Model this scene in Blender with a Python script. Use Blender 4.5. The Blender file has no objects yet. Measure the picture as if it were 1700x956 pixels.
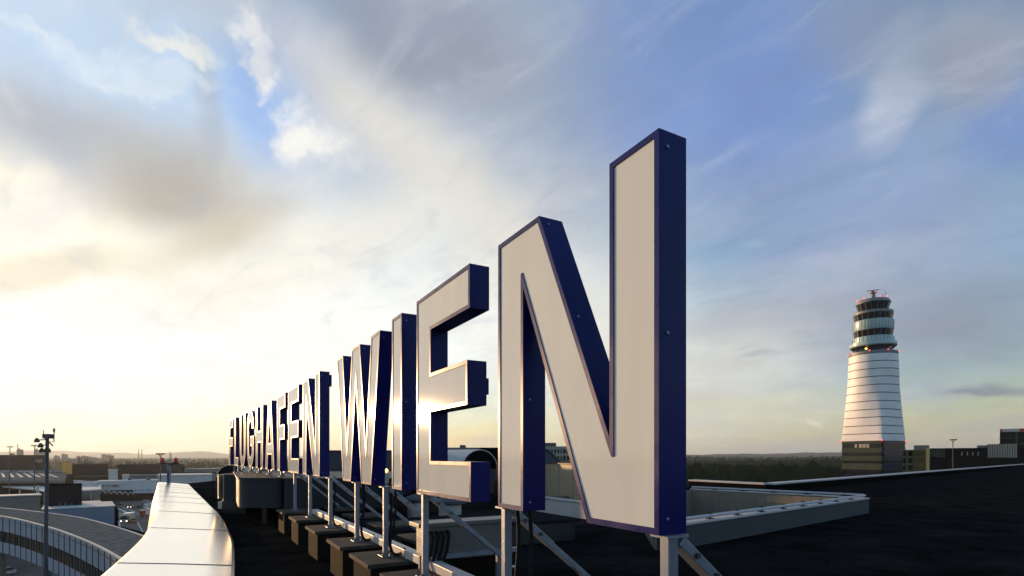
import bpy, bmesh, math, random
import numpy as np
from mathutils import Vector, Matrix
from mathutils.geometry import tessellate_polygon

random.seed(7)
rng = np.random.default_rng(11)
R = math.radians
sc = bpy.context.scene
COL = sc.collection

# ------------------------------------------------------------------ camera
F, CX, CY = 906.0, 850.0, 757.0          # focal length and principal axis in photo pixels
CAMZ = 25.0
cam_d = bpy.data.cameras.new('camera')
cam = bpy.data.objects.new('camera', cam_d)
COL.objects.link(cam)
cam.location = (0, 0, CAMZ)
cam.rotation_euler = (R(90), 0, 0)
cam_d.sensor_width = 36.0
cam_d.lens = 36.0 * F / 1700.0
cam_d.shift_y = (CY - 478.0) / 1700.0
cam_d.clip_start = 0.05
cam_d.clip_end = 60000
sc.camera = cam

# ------------------------------------------------------------------ exposure
EXPO = 2.0
HAZE = 8.0e-5
sc.view_settings.view_transform = 'Standard'
sc.view_settings.look = 'None'
sc.view_settings.exposure = EXPO
sc.view_settings.gamma = 1.0
sc.view_settings.use_curve_mapping = False

# ------------------------------------------------------------------ sky
SUN_AZ, SUN_EL = -49.0, 4.4              # azimuth from +Y (positive to +X), elevation
SKY_STRENGTH = 0.10
KSKY = 1.0 / (SKY_STRENGTH * 2 ** EXPO)  # display value -> sky radiance
sun_dir = Vector((math.sin(R(SUN_AZ)) * math.cos(R(SUN_EL)), math.cos(R(SUN_AZ)) * math.cos(R(SUN_EL)), math.sin(R(SUN_EL))))


def lin(c):
    return tuple(((v / 255.0) / 12.92 if v / 255.0 <= 0.04045 else ((v / 255.0 + 0.055) / 1.055) ** 2.4) for v in c)


def view_dir(px, py):
    return Vector(((px - CX) / F, 1.0, (CY - py) / F)).normalized()


def build_sky():
    w = bpy.data.worlds.new('World')
    sc.world = w
    w.cycles.sampling_method = 'MANUAL'
    w.cycles.sample_map_resolution = 512
    w.use_nodes = True
    nt = w.node_tree
    N, L = nt.nodes, nt.links
    N.clear()
    out = N.new('ShaderNodeOutputWorld')
    bg = N.new('ShaderNodeBackground')
    bg.inputs[1].default_value = SKY_STRENGTH
    L.new(bg.outputs[0], out.inputs[0])
    sky = N.new('ShaderNodeTexSky')
    sky.sky_type = 'NISHITA'
    sky.sun_disc = False
    sky.sun_elevation = R(SUN_EL)
    sky.sun_rotation = R(SUN_AZ)
    sky.altitude = 200
    sky.air_density = 1.15
    sky.dust_density = 1.0
    sky.ozone_density = 2.6

    def put(sock, v):
        if v is None:
            return
        if hasattr(v, 'is_linked') or isinstance(v, bpy.types.NodeSocket):
            L.new(v, sock)
        else:
            sock.default_value = v

    def m(op, a, b=None, c=None, clamp=False):
        n = N.new('ShaderNodeMath')
        n.operation = op
        n.use_clamp = clamp
        put(n.inputs[0], a)
        put(n.inputs[1], b)
        put(n.inputs[2], c)
        return n.outputs[0]

    def vm(op, a, b=None, scale=None):
        n = N.new('ShaderNodeVectorMath')
        n.operation = op
        put(n.inputs[0], a)
        put(n.inputs[1], b)
        if scale is not None:
            put(n.inputs['Scale'], scale)
        return n.outputs['Value'] if op == 'DOT_PRODUCT' else n.outputs['Vector']

    def smooth(v, lo, hi, a=0.0, b=1.0):
        n = N.new('ShaderNodeMapRange')
        n.interpolation_type = 'SMOOTHSTEP'
        put(n.inputs[0], v)
        for i, q in enumerate((lo, hi, a, b)):
            n.inputs[1 + i].default_value = q
        return n.outputs[0]

    def noise(vec, scale, detail=5.0, rough=0.55, dist=0.0):
        n = N.new('ShaderNodeTexNoise')
        L.new(vec, n.inputs['Vector'])
        n.inputs['Scale'].default_value = scale
        n.inputs['Detail'].default_value = detail
        n.inputs['Roughness'].default_value = rough
        n.inputs['Distortion'].default_value = dist
        return n

    def mix(fac, a, b):
        n = N.new('ShaderNodeMix')
        n.data_type = 'RGBA'
        n.clamp_factor = True
        put(n.inputs[0], fac)
        put(n.inputs[6], a)
        put(n.inputs[7], b)
        return n.outputs[2]

    def col(rgb, k=1.0):
        r, g, b = lin(rgb)
        return (r * KSKY * k, g * KSKY * k, b * KSKY * k, 1.0)

    tc = N.new('ShaderNodeTexCoord')
    d = tc.outputs['Generated']
    sep = N.new('ShaderNodeSeparateXYZ')
    L.new(d, sep.inputs[0])
    z = sep.outputs[2]
    zp = m('MAXIMUM', z, 0.0)
    # clouds as a layer overhead: direction projected on a plane
    inv = m('DIVIDE', 1.0, m('ADD', zp, 0.22))
    plane = vm('SCALE', d, scale=inv)
    sd = m('MAXIMUM', vm('DOT_PRODUCT', d, tuple(sun_dir)), 0.0)
    near_sun = m('POWER', sd, 3.0)
    near_sun2 = m('POWER', sd, 12.0)

    warp_a = vm('SUBTRACT', noise(d, 3.2, 4.0).outputs['Color'], (0.5, 0.5, 0.5))
    warp_b = vm('SUBTRACT', noise(d, 11.0, 4.0, 0.6).outputs['Color'], (0.5, 0.5, 0.5))
    dw = vm('ADD', vm('ADD', d, vm('SCALE', warp_a, scale=0.09)), vm('SCALE', warp_b, scale=0.035))
    dw2 = vm('ADD', vm('ADD', d, vm('SCALE', warp_a, scale=0.06)), vm('SCALE', warp_b, scale=0.20))
    fine = noise(plane, 3.6, 6.0, 0.62, 0.25).outputs['Fac']
    broad = noise(plane, 1.15, 4.0, 0.55, 0.3).outputs['Fac']
    # wispy streaks: plane stretched along one bearing
    mp = N.new('ShaderNodeMapping')
    mp.vector_type = 'TEXTURE'
    mp.inputs['Rotation'].default_value = (0, 0, R(128))
    mp.inputs['Scale'].default_value = (1.25, 0.5, 1.0)
    L.new(plane, mp.inputs[0])
    streak = noise(mp.outputs[0], 2.2, 5.0, 0.6, 0.4).outputs['Fac']

    # the sun is veiled: its halo stays within a few times the white level
    c = vm('MINIMUM', sky.outputs[0], (1.7 * KSKY, 1.5 * KSKY, 1.15 * KSKY))
    # lift the deep orange of the clear-air model at the horizon with pale low haze
    low = smooth(z, -0.02, 0.20, 1.0, 0.0)
    pale = mix(near_sun, col((196, 193, 172)), col((255, 236, 172), 1.25))
    c = mix(m('MULTIPLY', low, 0.62), c, pale)
    halo = m('MULTIPLY', smooth(sd, 0.72, 0.98), 0.8)
    c = mix(halo, c, col((255, 244, 216), 1.15))
    # high thin veil
    veil_col = mix(near_sun, col((166, 178, 203)), col((248, 244, 236), 1.12))
    veil = m('MULTIPLY', smooth(broad, 0.36, 0.66), smooth(streak, 0.30, 0.72))
    c = mix(m('MULTIPLY', veil, 0.75), c, veil_col)

    def blob(c, px, py, wx, wy, ang, rgb, strength, k=1.0, soft=(0.1, 1.5), src=None, tex=0.0, grain=None):
        dc = view_dir(px, py)
        ca, sa = math.cos(R(ang)), math.sin(R(ang))
        p1 = view_dir(px + wx * ca, py + wx * sa)
        p2 = view_dir(px - wy * sa, py + wy * ca)
        e1 = p1 / p1.dot(dc) - dc
        e2 = p2 / p2.dot(dc) - dc
        # local frame of the cloud: two tangent axes and the outward direction
        e2 = e2 - e1 * (e2.dot(e1) / e1.dot(e1))
        u1, u2 = e1.normalized(), e2.normalized()
        u3 = u1.cross(u2)
        fr = Matrix((u1, u2, u3)).transposed()
        mpn = N.new('ShaderNodeMapping')
        mpn.vector_type = 'TEXTURE'
        mpn.inputs['Location'].default_value = tuple(dc)
        mpn.inputs['Rotation'].default_value = tuple(fr.to_euler('XYZ'))
        mpn.inputs['Scale'].default_value = (e1.length, e2.length, 0.9)
        L.new(src or dw, mpn.inputs[0])
        ln = N.new('ShaderNodeVectorMath')
        ln.operation = 'LENGTH'
        L.new(mpn.outputs[0], ln.inputs[0])
        mk = smooth(ln.outputs['Value'], math.sqrt(soft[0]), math.sqrt(soft[1]), 1.0, 0.0)
        if tex:
            t = smooth(grain or fine, 0.36, 0.64, 1.0 - tex, 1.0)
            mk = m('MULTIPLY', mk, t)
        return mix(m('MULTIPLY', mk, strength), c, col(rgb, k))

    B = SKY_BLOBS
    for q in B:
        px, py, wx, wy, ang, rgb, st = q[:7]
        o = q[7] if len(q) > 7 else {}
        o = dict(o)
        if o.pop('ragged', False):
            o['src'] = dw2
        if o.pop('streaky', False):
            o['grain'] = streak
        c = blob(c, px, py, wx, wy, ang, rgb, st, **o)
    # cirrus wisps over everything: thin bright threads and grey gaps
    mp2 = N.new('ShaderNodeMapping')
    mp2.vector_type = 'TEXTURE'
    mp2.inputs['Rotation'].default_value = (0, 0, R(137))
    mp2.inputs['Scale'].default_value = (1.5, 0.6, 1.0)
    L.new(plane, mp2.inputs[0])
    wn = noise(mp2.outputs[0], 4.6, 8.0, 0.66, 0.9).outputs['Fac']
    wisp = m('MULTIPLY', smooth(wn, 0.50, 0.74), smooth(broad, 0.34, 0.60))
    wisp = m('MULTIPLY', wisp, smooth(z, 0.05, 0.30))
    c = mix(m('MULTIPLY', wisp, 0.28), c, mix(near_sun, col((198, 206, 222)), col((250, 249, 243), 1.05)))
    shade = m('MULTIPLY', smooth(wn, 0.50, 0.30), smooth(z, 0.03, 0.22))
    c = mix(m('MULTIPLY', shade, 0.22), c, mix(near_sun, col((112, 132, 176)), col((196, 204, 220))))
    # faint overall mottling of the cloud sheet
    mott = smooth(fine, 0.25, 0.75, 0.94, 1.06)
    c = vm('SCALE', c, scale=mott)
    # below the horizon the sky is never seen directly; continue it as dull ground light
    below = smooth(z, -0.06, -0.005, 1.0, 0.0)
    c = mix(below, c, col((96, 92, 84)))
    L.new(c, bg.inputs[0])


# centre x, y, half widths, angle, sRGB colour, strength, options   (directions of real cloud features)
SKY_BLOBS = [
    # clear blue openings
    (200, 110, 360, 170, 12, (184, 212, 243), 0.85, dict(tex=0.25)),
    (455, 150, 120, 130, 30, (152, 187, 238), 0.85, {}),
    (620, 250, 120, 60, 45, (190, 206, 232), 0.6, {}),
    # broad grey sheet with its cream edge
    (820, 105, 470, 230, 30, (163, 173, 190), 0.92, dict(soft=(0.0, 1.5))),
    (700, 50, 210, 130, 30, (148, 157, 173), 0.8, {}),
    (1190, 130, 300, 210, 10, (122, 150, 207), 0.92, dict(tex=0.3, streaky=True)),
    (1480, 420, 460, 230, -10, (160, 172, 198), 0.80, dict(soft=(0.0, 1.6))),
    (1400, 340, 300, 120, -16, (144, 166, 207), 0.70, dict(tex=0.4, streaky=True)),
    (1690, 190, 130, 90, -20, (124, 152, 208), 0.7, {}),
    (690, 255, 360, 80, 41, (234, 229, 217), 0.82, dict(soft=(0.0, 1.6))),
    (860, 470, 360, 200, 34, (236, 232, 221), 0.88, dict(soft=(0.0, 1.6))),
    (1010, 620, 330, 160, 8, (240, 235, 218), 0.75, dict(soft=(0.0, 1.6))),
    # glare over the low sun side
    (200, 555, 640, 190, 0, (255, 254, 249), 0.95, dict(k=1.2, soft=(0.0, 1.5))),
    (560, 550, 420, 165, 0, (253, 251, 243), 0.72, dict(k=1.05, soft=(0.0, 1.6))),
    (60, 430, 260, 46, -4, (240, 229, 203), 0.7, {}),
    (470, 430, 300, 80, -16, (250, 245, 230), 0.75, dict(tex=0.15)),
    (30, 330, 220, 60, -10, (246, 244, 238), 0.7, {}),
    # dark soft clouds
    (300, 300, 195, 112, 20, (178, 171, 161), 0.90, dict(soft=(0.02, 1.45), tex=0.12)),
    (60, 180, 190, 85, 14, (176, 179, 186), 0.78, dict(soft=(0.0, 1.6))),
    (345, 165, 26, 120, 4, (172, 180, 192), 0.5, {}),
    (370, 385, 150, 46, -24, (216, 205, 180), 0.6, dict(soft=(0.0, 1.6))),
    # white puffs
    (432, 80, 34, 66, -30, (244, 244, 240), 0.95, dict(ragged=True, tex=0.45)),
    (515, 232, 66, 66, 20, (248, 247, 240), 0.95, dict(ragged=True, tex=0.35)),
    (295, 75, 80, 32, 22, (240, 240, 232), 0.85, dict(ragged=True, tex=0.5)),
    (230, 120, 150, 30, 18, (226, 235, 243), 0.7, dict(ragged=True, tex=0.6)),
    (80, 40, 150, 26, 10, (228, 238, 246), 0.6, dict(ragged=True, tex=0.7)),
    # right side
    (1475, 165, 52, 92, 14, (204, 210, 225), 0.85, dict(tex=0.5)),
    (1490, 60, 200, 110, 10, (162, 169, 186), 0.7, dict(tex=0.3)),
    (1640, 80, 140, 110, -10, (158, 163, 178), 0.75, {}),
    (1240, 600, 260, 130, -8, (216, 216, 211), 0.85, dict(soft=(0.0, 1.6))),
    (1560, 550, 320, 110, -4, (147, 154, 169), 0.85, dict(soft=(0.0, 1.5))),
    (1340, 460, 240, 50, -14, (178, 186, 202), 0.6, dict(tex=0.5, streaky=True)),
    (1300, 520, 260, 40, -8, (166, 172, 186), 0.55, dict(tex=0.3)),
    (1650, 645, 90, 12, -6, (128, 136, 152), 0.7, dict(soft=(0.0, 1.5))),
    (1610, 651, 60, 5, -3, (134, 141, 155), 0.7, dict(soft=(0.0, 1.5))),
    (1270, 596, 46, 6, -1, (164, 169, 178), 0.55, dict(soft=(0.0, 1.5))),
    (1230, 690, 320, 36, -2, (214, 211, 188), 0.6, dict(tex=0.2)),
    (1640, 700, 240, 26, -3, (188, 187, 170), 0.55, {}),
    (1440, 742, 420, 16, -1, (186, 186, 178), 0.5, {}),
    (1355, 708, 16, 5, 25, (232, 226, 204), 0.6, {}),
]
build_sky()

# ------------------------------------------------------------------ sun
sun_d = bpy.data.lights.new('sun', 'SUN')
sun_d.energy = 1.5
sun_d.angle = R(0.8)
sun_d.color = (1.0, 0.60, 0.28)
sun = bpy.data.objects.new('sun', sun_d)
COL.objects.link(sun)
sun.rotation_euler = (-sun_dir).to_track_quat('-Z', 'Y').to_euler()
sun.location = (-60, 45, 60)

# ------------------------------------------------------------------ materials
MATS = {}


def mat(name, rgb, rough=0.6, metal=0.0, var=0.12, vscale=3.0, bump=0.0, bscale=30.0, coat=0.0, emit=None, estr=0.0,
        spec=0.5, stretch=None, rough_var=0.0, coat_rough=0.08):
    if name in MATS:
        return MATS[name]
    m = bpy.data.materials.new(name)
    m.use_nodes = True
    N, L = m.node_tree.nodes, m.node_tree.links
    p = N['Principled BSDF']
    p.inputs['Roughness'].default_value = rough
    p.inputs['Metallic'].default_value = metal
    p.inputs['Specular IOR Level'].default_value = spec
    p.inputs['Coat Weight'].default_value = coat
    p.inputs['Coat Roughness'].default_value = coat_rough
    p.inputs['Base Color'].default_value = (*rgb, 1)
    tc = N.new('ShaderNodeTexCoord')
    vec = tc.outputs['Object']
    if stretch:
        mp = N.new('ShaderNodeMapping')
        mp.inputs['Scale'].default_value = stretch
        L.new(vec, mp.inputs[0])
        vec = mp.outputs[0]
    if var or rough_var:
        nz = N.new('ShaderNodeTexNoise')
        nz.inputs['Scale'].default_value = vscale
        nz.inputs['Detail'].default_value = 6
        nz.inputs['Roughness'].default_value = 0.62
        L.new(vec, nz.inputs['Vector'])
    if var:
        r = N.new('ShaderNodeMapRange')
        r.inputs[1].default_value, r.inputs[2].default_value = 0.3, 0.7
        r.inputs[3].default_value, r.inputs[4].default_value = 1 - var, 1 + var
        L.new(nz.outputs['Fac'], r.inputs[0])
        mx = N.new('ShaderNodeVectorMath')
        mx.operation = 'SCALE'
        mx.inputs[0].default_value = rgb
        L.new(r.outputs[0], mx.inputs['Scale'])
        L.new(mx.outputs[0], p.inputs['Base Color'])
    if rough_var:
        r2 = N.new('ShaderNodeMapRange')
        r2.inputs[1].default_value, r2.inputs[2].default_value = 0.3, 0.7
        r2.inputs[3].default_value, r2.inputs[4].default_value = max(0.02, rough - rough_var), rough + rough_var
        L.new(nz.outputs['Fac'], r2.inputs[0])
        L.new(r2.outputs[0], p.inputs['Roughness'])
    if bump:
        nb = N.new('ShaderNodeTexNoise')
        nb.inputs['Scale'].default_value = bscale
        nb.inputs['Detail'].default_value = 5
        L.new(vec, nb.inputs['Vector'])
        b = N.new('ShaderNodeBump')
        b.inputs['Strength'].default_value = bump
        b.inputs['Distance'].default_value = 0.02
        L.new(nb.outputs['Fac'], b.inputs['Height'])
        L.new(b.outputs[0], p.inputs['Normal'])
    if emit:
        p.inputs['Emission Color'].default_value = (*emit, 1)
        p.inputs['Emission Strength'].default_value = estr
    MATS[name] = m
    return m


M_FACE = mat('acrylic_white', (0.64, 0.665, 0.665), 0.32, var=0.05, vscale=1.6, bump=.02, bscale=1.2, coat=.8, coat_rough=0.055, spec=0.0, stretch=(2.2, 2.2, .22))
M_NAVY = mat('navy_paint', (0.0050, 0.0078, 0.100), 0.34, var=0.22, vscale=1.2, spec=.16, bump=.12, bscale=1.3, coat=0.0, rough_var=.06)
M_TRIM = mat('navy_trim', (0.012, 0.016, 0.120), 0.30, metal=0.05, spec=.14, var=0.12, vscale=4.0, rough_var=.06)
M_STEEL = mat('galvanised_steel', (0.215, 0.24, 0.315), 0.42, metal=0.35, var=0.16, vscale=9, bump=0.05, bscale=60)
M_BOLT = mat('dark_bolt', (0.10, 0.10, 0.11), 0.4, metal=0.8, var=0.1)
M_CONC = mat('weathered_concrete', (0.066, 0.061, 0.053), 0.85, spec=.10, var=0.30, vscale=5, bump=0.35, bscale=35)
M_PAV = mat('rubber_mat', (0.010, 0.0098, 0.0095), 0.9, spec=.0, var=0.3, vscale=3)
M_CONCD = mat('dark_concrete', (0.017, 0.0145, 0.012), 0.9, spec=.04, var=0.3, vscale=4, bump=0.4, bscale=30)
M_ROOF = None
M_WHITE = mat('white_sheet_metal', (0.97, 0.94, 0.87), 0.25, metal=0.88, var=0.02, vscale=0.9, rough_var=.0, coat=.6, coat_rough=.16)
M_WHITE2 = mat('white_paint', (0.40, 0.40, 0.42), 0.45, var=0.10, vscale=2.5)
M_PIPE = mat('white_pipe', (0.42, 0.42, 0.47), 0.35, var=0.08, vscale=5)
M_BLACK = mat('black_rubber', (0.010, 0.010, 0.011), 0.7, spec=.15, var=0.2, vscale=6)
M_DUCT = mat('grey_duct_sheet', (0.030, 0.033, 0.040), 0.5, metal=0.0, spec=.12, var=0.12, vscale=1.6, rough_var=.08)
M_DUCTD = mat('dark_duct_edge', (0.014, 0.014, 0.016), 0.5, var=0.15)
M_CREAM = mat('cream_panel', (0.22, 0.19, 0.145), 0.6, var=0.12, vscale=2.0, stretch=(4, 4, .5))
M_LOUV = mat('louvre_metal', (0.55, 0.47, 0.33), 0.4, var=0.1, vscale=3)
M_LOUV2 = mat('beige_screen_metal', (0.34, 0.27, 0.18), 0.5, var=0.12, vscale=2, stretch=(4, 4, .4))
M_WALLBL = mat('grey_blue_render', (0.065, 0.071, 0.095), 0.75, var=0.12, vscale=1.6, bump=0.1)
M_WALLBD = mat('court_wall_paint', (0.042, 0.046, 0.062), 0.75, var=0.12, vscale=1.6, bump=0.1)
M_CAB = mat('grey_cabinet', (0.12, 0.118, 0.12), 0.5, metal=0.2, var=0.10, vscale=4)
M_RED = mat('red_lamp_glass', (0.45, 0.005, 0.03), 0.18, var=0.05, coat=.5)
M_REDLIT = mat('red_obstacle_light', (0.6, 0.02, 0.02), 0.3, var=0, emit=(1.0, 0.06, 0.05), estr=.8)
M_WARMLIT = mat('warm_lamp', (0.8, 0.6, 0.2), 0.3, var=0, emit=(1.0, 0.62, 0.12), estr=1.6)
M_HEADLIT = mat('headlight_on', (0.8, 0.8, 0.8), 0.2, var=0, emit=(1.0, 0.95, 0.8), estr=1.4)
M_TOWERW = mat('tower_membrane', (0.76, 0.75, 0.78), 0.5, var=0.06, vscale=.25, bump=0.05, bscale=1)
M_TOWERG = mat('tower_groove', (0.05, 0.05, 0.06), 0.6, var=0.1)
M_TGLASS = mat('dark_glass', (0.010, 0.012, 0.016), 0.05, var=0.1, spec=.3)
M_TGREEN = mat('pale_green_glass', (0.34, 0.47, 0.52), 0.25, var=0.10, vscale=.4, coat=.3)
M_TGREY = mat('tower_grey', (0.16, 0.18, 0.20), 0.5, var=0.15, vscale=.5)
M_SPAN = mat('spandrel_olive', (0.052, 0.064, 0.050), 0.7, spec=.0, var=0.2, vscale=.3)
M_GLASSB = mat('blue_grey_glass', (0.006, 0.0075, 0.012), 0.05, var=0.2, vscale=.2, spec=.25)
M_BLUEGL = mat('blue_spandrel_glass', (0.010, 0.019, 0.050), 0.08, var=0.2, vscale=.2, spec=.25)
M_ASPH = mat('asphalt', (0.17, 0.163, 0.15), 0.95, spec=.0, var=0.2, vscale=.15, bump=.1, bscale=3)
M_LINE = mat('road_paint', (0.62, 0.61, 0.56), 0.7, var=0.12, vscale=1)
M_GRAVEL = mat('gravel_roof', (0.17, 0.165, 0.15), 0.95, spec=.0, var=0.40, vscale=1.6, bump=.12, bscale=6)
M_BROWN = mat('brown_cladding', (0.018, 0.0150, 0.013), 0.9, spec=.0, var=0.15, vscale=.3)
M_DARK = mat('dark_facade', (0.008, 0.0078, 0.0078), 0.8, spec=.0, var=0.25, vscale=.3)
M_CHAR = mat('charcoal_cladding', (0.020, 0.020, 0.024), 0.9, spec=.0, var=0.12, vscale=.4)
M_OLIVE = mat('olive_facade', (0.10, 0.085, 0.022), 0.6, var=0.2, vscale=.4)
M_OCHRE = mat('ochre_column', (0.55, 0.40, 0.16), 0.6, var=0.1)
M_ORANGE = mat('orange_slats', (0.62, 0.34, 0.07), 0.5, var=0.18, vscale=.8)
M_LIGHTW = mat('pale_facade', (0.50, 0.50, 0.50), 0.6, var=0.10, vscale=.3)
M_PANELW = mat('white_glass_panel', (0.31, 0.36, 0.47), 0.4, spec=.2, var=0.06, vscale=.4)
M_BLUEW = mat('blue_grey_panel', (0.20, 0.235, 0.31), 0.4, var=0.08, vscale=.3)
M_GREYW = mat('grey_plaster', (0.17, 0.165, 0.155), 0.8, var=0.12, vscale=.4)
M_GLASSG = mat('green_glass_roof', (0.040, 0.041, 0.026), 0.3, var=0.2, vscale=.2)
M_MAST = mat('grey_mast', (0.085, 0.090, 0.108), 0.6, spec=.2, var=0.1)
M_MASTD = mat('dark_fitting', (0.03, 0.028, 0.028), 0.5, var=0.1)
M_TERR = mat('terrace_concrete', (0.30, 0.28, 0.235), 0.7, var=0.12, vscale=.4)
M_LEAF = mat('forest_leaf', (0.010, 0.0185, 0.0040), 0.9, spec=.0, var=0.45, vscale=.05)
M_LEAF2 = mat('shrub_leaf', (0.10, 0.10, 0.085), 0.8, var=0.3, vscale=.6)
M_BARK = mat('bark', (0.05, 0.04, 0.03), 0.9, var=0.2)
M_HILL = mat('far_hill', (0.055, 0.060, 0.050), 0.9, var=0.2, vscale=.002)
M_CITY = mat('far_block', (0.14, 0.13, 0.12), 0.8, var=0.15, vscale=.05)
M_REDP = mat('red_paint', (0.45, 0.03, 0.025), 0.5, var=0.1)
M_EMBL = mat('pale_emblem', (0.5, 0.42, 0.40), 0.5, var=0.05)
M_CARD = mat('car_dark_paint', (0.03, 0.03, 0.035), 0.25, var=0.05, coat=.5)
M_CARW = mat('car_white_paint', (0.6, 0.6, 0.6), 0.3, var=0.05, coat=.5)
M_CARR = mat('car_red_paint', (0.30, 0.05, 0.03), 0.3, var=0.05, coat=.5)
M_CARG = mat('car_grey_paint', (0.20, 0.20, 0.21), 0.3, var=0.05, coat=.5)
M_CARO = mat('tug_orange_paint', (0.40, 0.14, 0.04), 0.4, var=0.05)
M_TYRE = mat('tyre', (0.015, 0.015, 0.015), 0.8, var=0.1)


def roof_material():
    m = bpy.data.materials.new('bitumen_felt')
    m.use_nodes = True
    N, L = m.node_tree.nodes, m.node_tree.links
    p = N['Principled BSDF']
    tc = N.new('ShaderNodeTexCoord')
    mp = N.new('ShaderNodeMapping')
    mp.inputs['Rotation'].default_value = (0, 0, R(-60))
    L.new(tc.outputs['Object'], mp.inputs[0])
    br = N.new('ShaderNodeTexBrick')
    br.inputs['Scale'].default_value = 1.0
    br.inputs['Brick Width'].default_value = 5.0
    br.inputs['Row Height'].default_value = 1.0
    br.inputs['Mortar Size'].default_value = 0.018
    br.inputs['Mortar Smooth'].default_value = 0.6
    br.inputs['Color1'].default_value = (0.0096, 0.0093, 0.0091, 1)
    br.inputs['Color2'].default_value = (0.0108, 0.0104, 0.0102, 1)
    br.inputs['Mortar'].default_value = (0.0085, 0.0083, 0.0082, 1)
    L.new(mp.outputs[0], br.inputs['Vector'])
    nz = N.new('ShaderNodeTexNoise')
    nz.inputs['Scale'].default_value = 0.9
    nz.inputs['Detail'].default_value = 8
    nz.inputs['Roughness'].default_value = 0.7
    L.new(tc.outputs['Object'], nz.inputs['Vector'])
    mr = N.new('ShaderNodeMapRange')
    mr.inputs[1].default_value, mr.inputs[2].default_value = .3, .7
    mr.inputs[3].default_value, mr.inputs[4].default_value = .45, 2.1
    L.new(nz.outputs['Fac'], mr.inputs[0])
    sc_ = N.new('ShaderNodeVectorMath')
    sc_.operation = 'SCALE'
    L.new(br.outputs['Color'], sc_.inputs[0])
    L.new(mr.outputs[0], sc_.inputs['Scale'])
    L.new(sc_.outputs[0], p.inputs['Base Color'])
    p.inputs['Roughness'].default_value = 0.8
    p.inputs['Specular IOR Level'].default_value = 0.0
    g = N.new('ShaderNodeTexNoise')
    g.inputs['Scale'].default_value = 55
    g.inputs['Detail'].default_value = 4
    L.new(tc.outputs['Object'], g.inputs['Vector'])
    ad = N.new('ShaderNodeMath')
    ad.operation = 'MULTIPLY_ADD'
    ad.inputs[1].default_value = -2.0
    L.new(br.outputs['Fac'], ad.inputs[0])
    L.new(g.outputs['Fac'], ad.inputs[2])
    b = N.new('ShaderNodeBump')
    b.inputs['Strength'].default_value = 0.2
    b.inputs['Distance'].default_value = 0.01
    L.new(ad.outputs[0], b.inputs['Height'])
    L.new(b.outputs[0], p.inputs['Normal'])
    return m


M_ROOF = roof_material()


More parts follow.
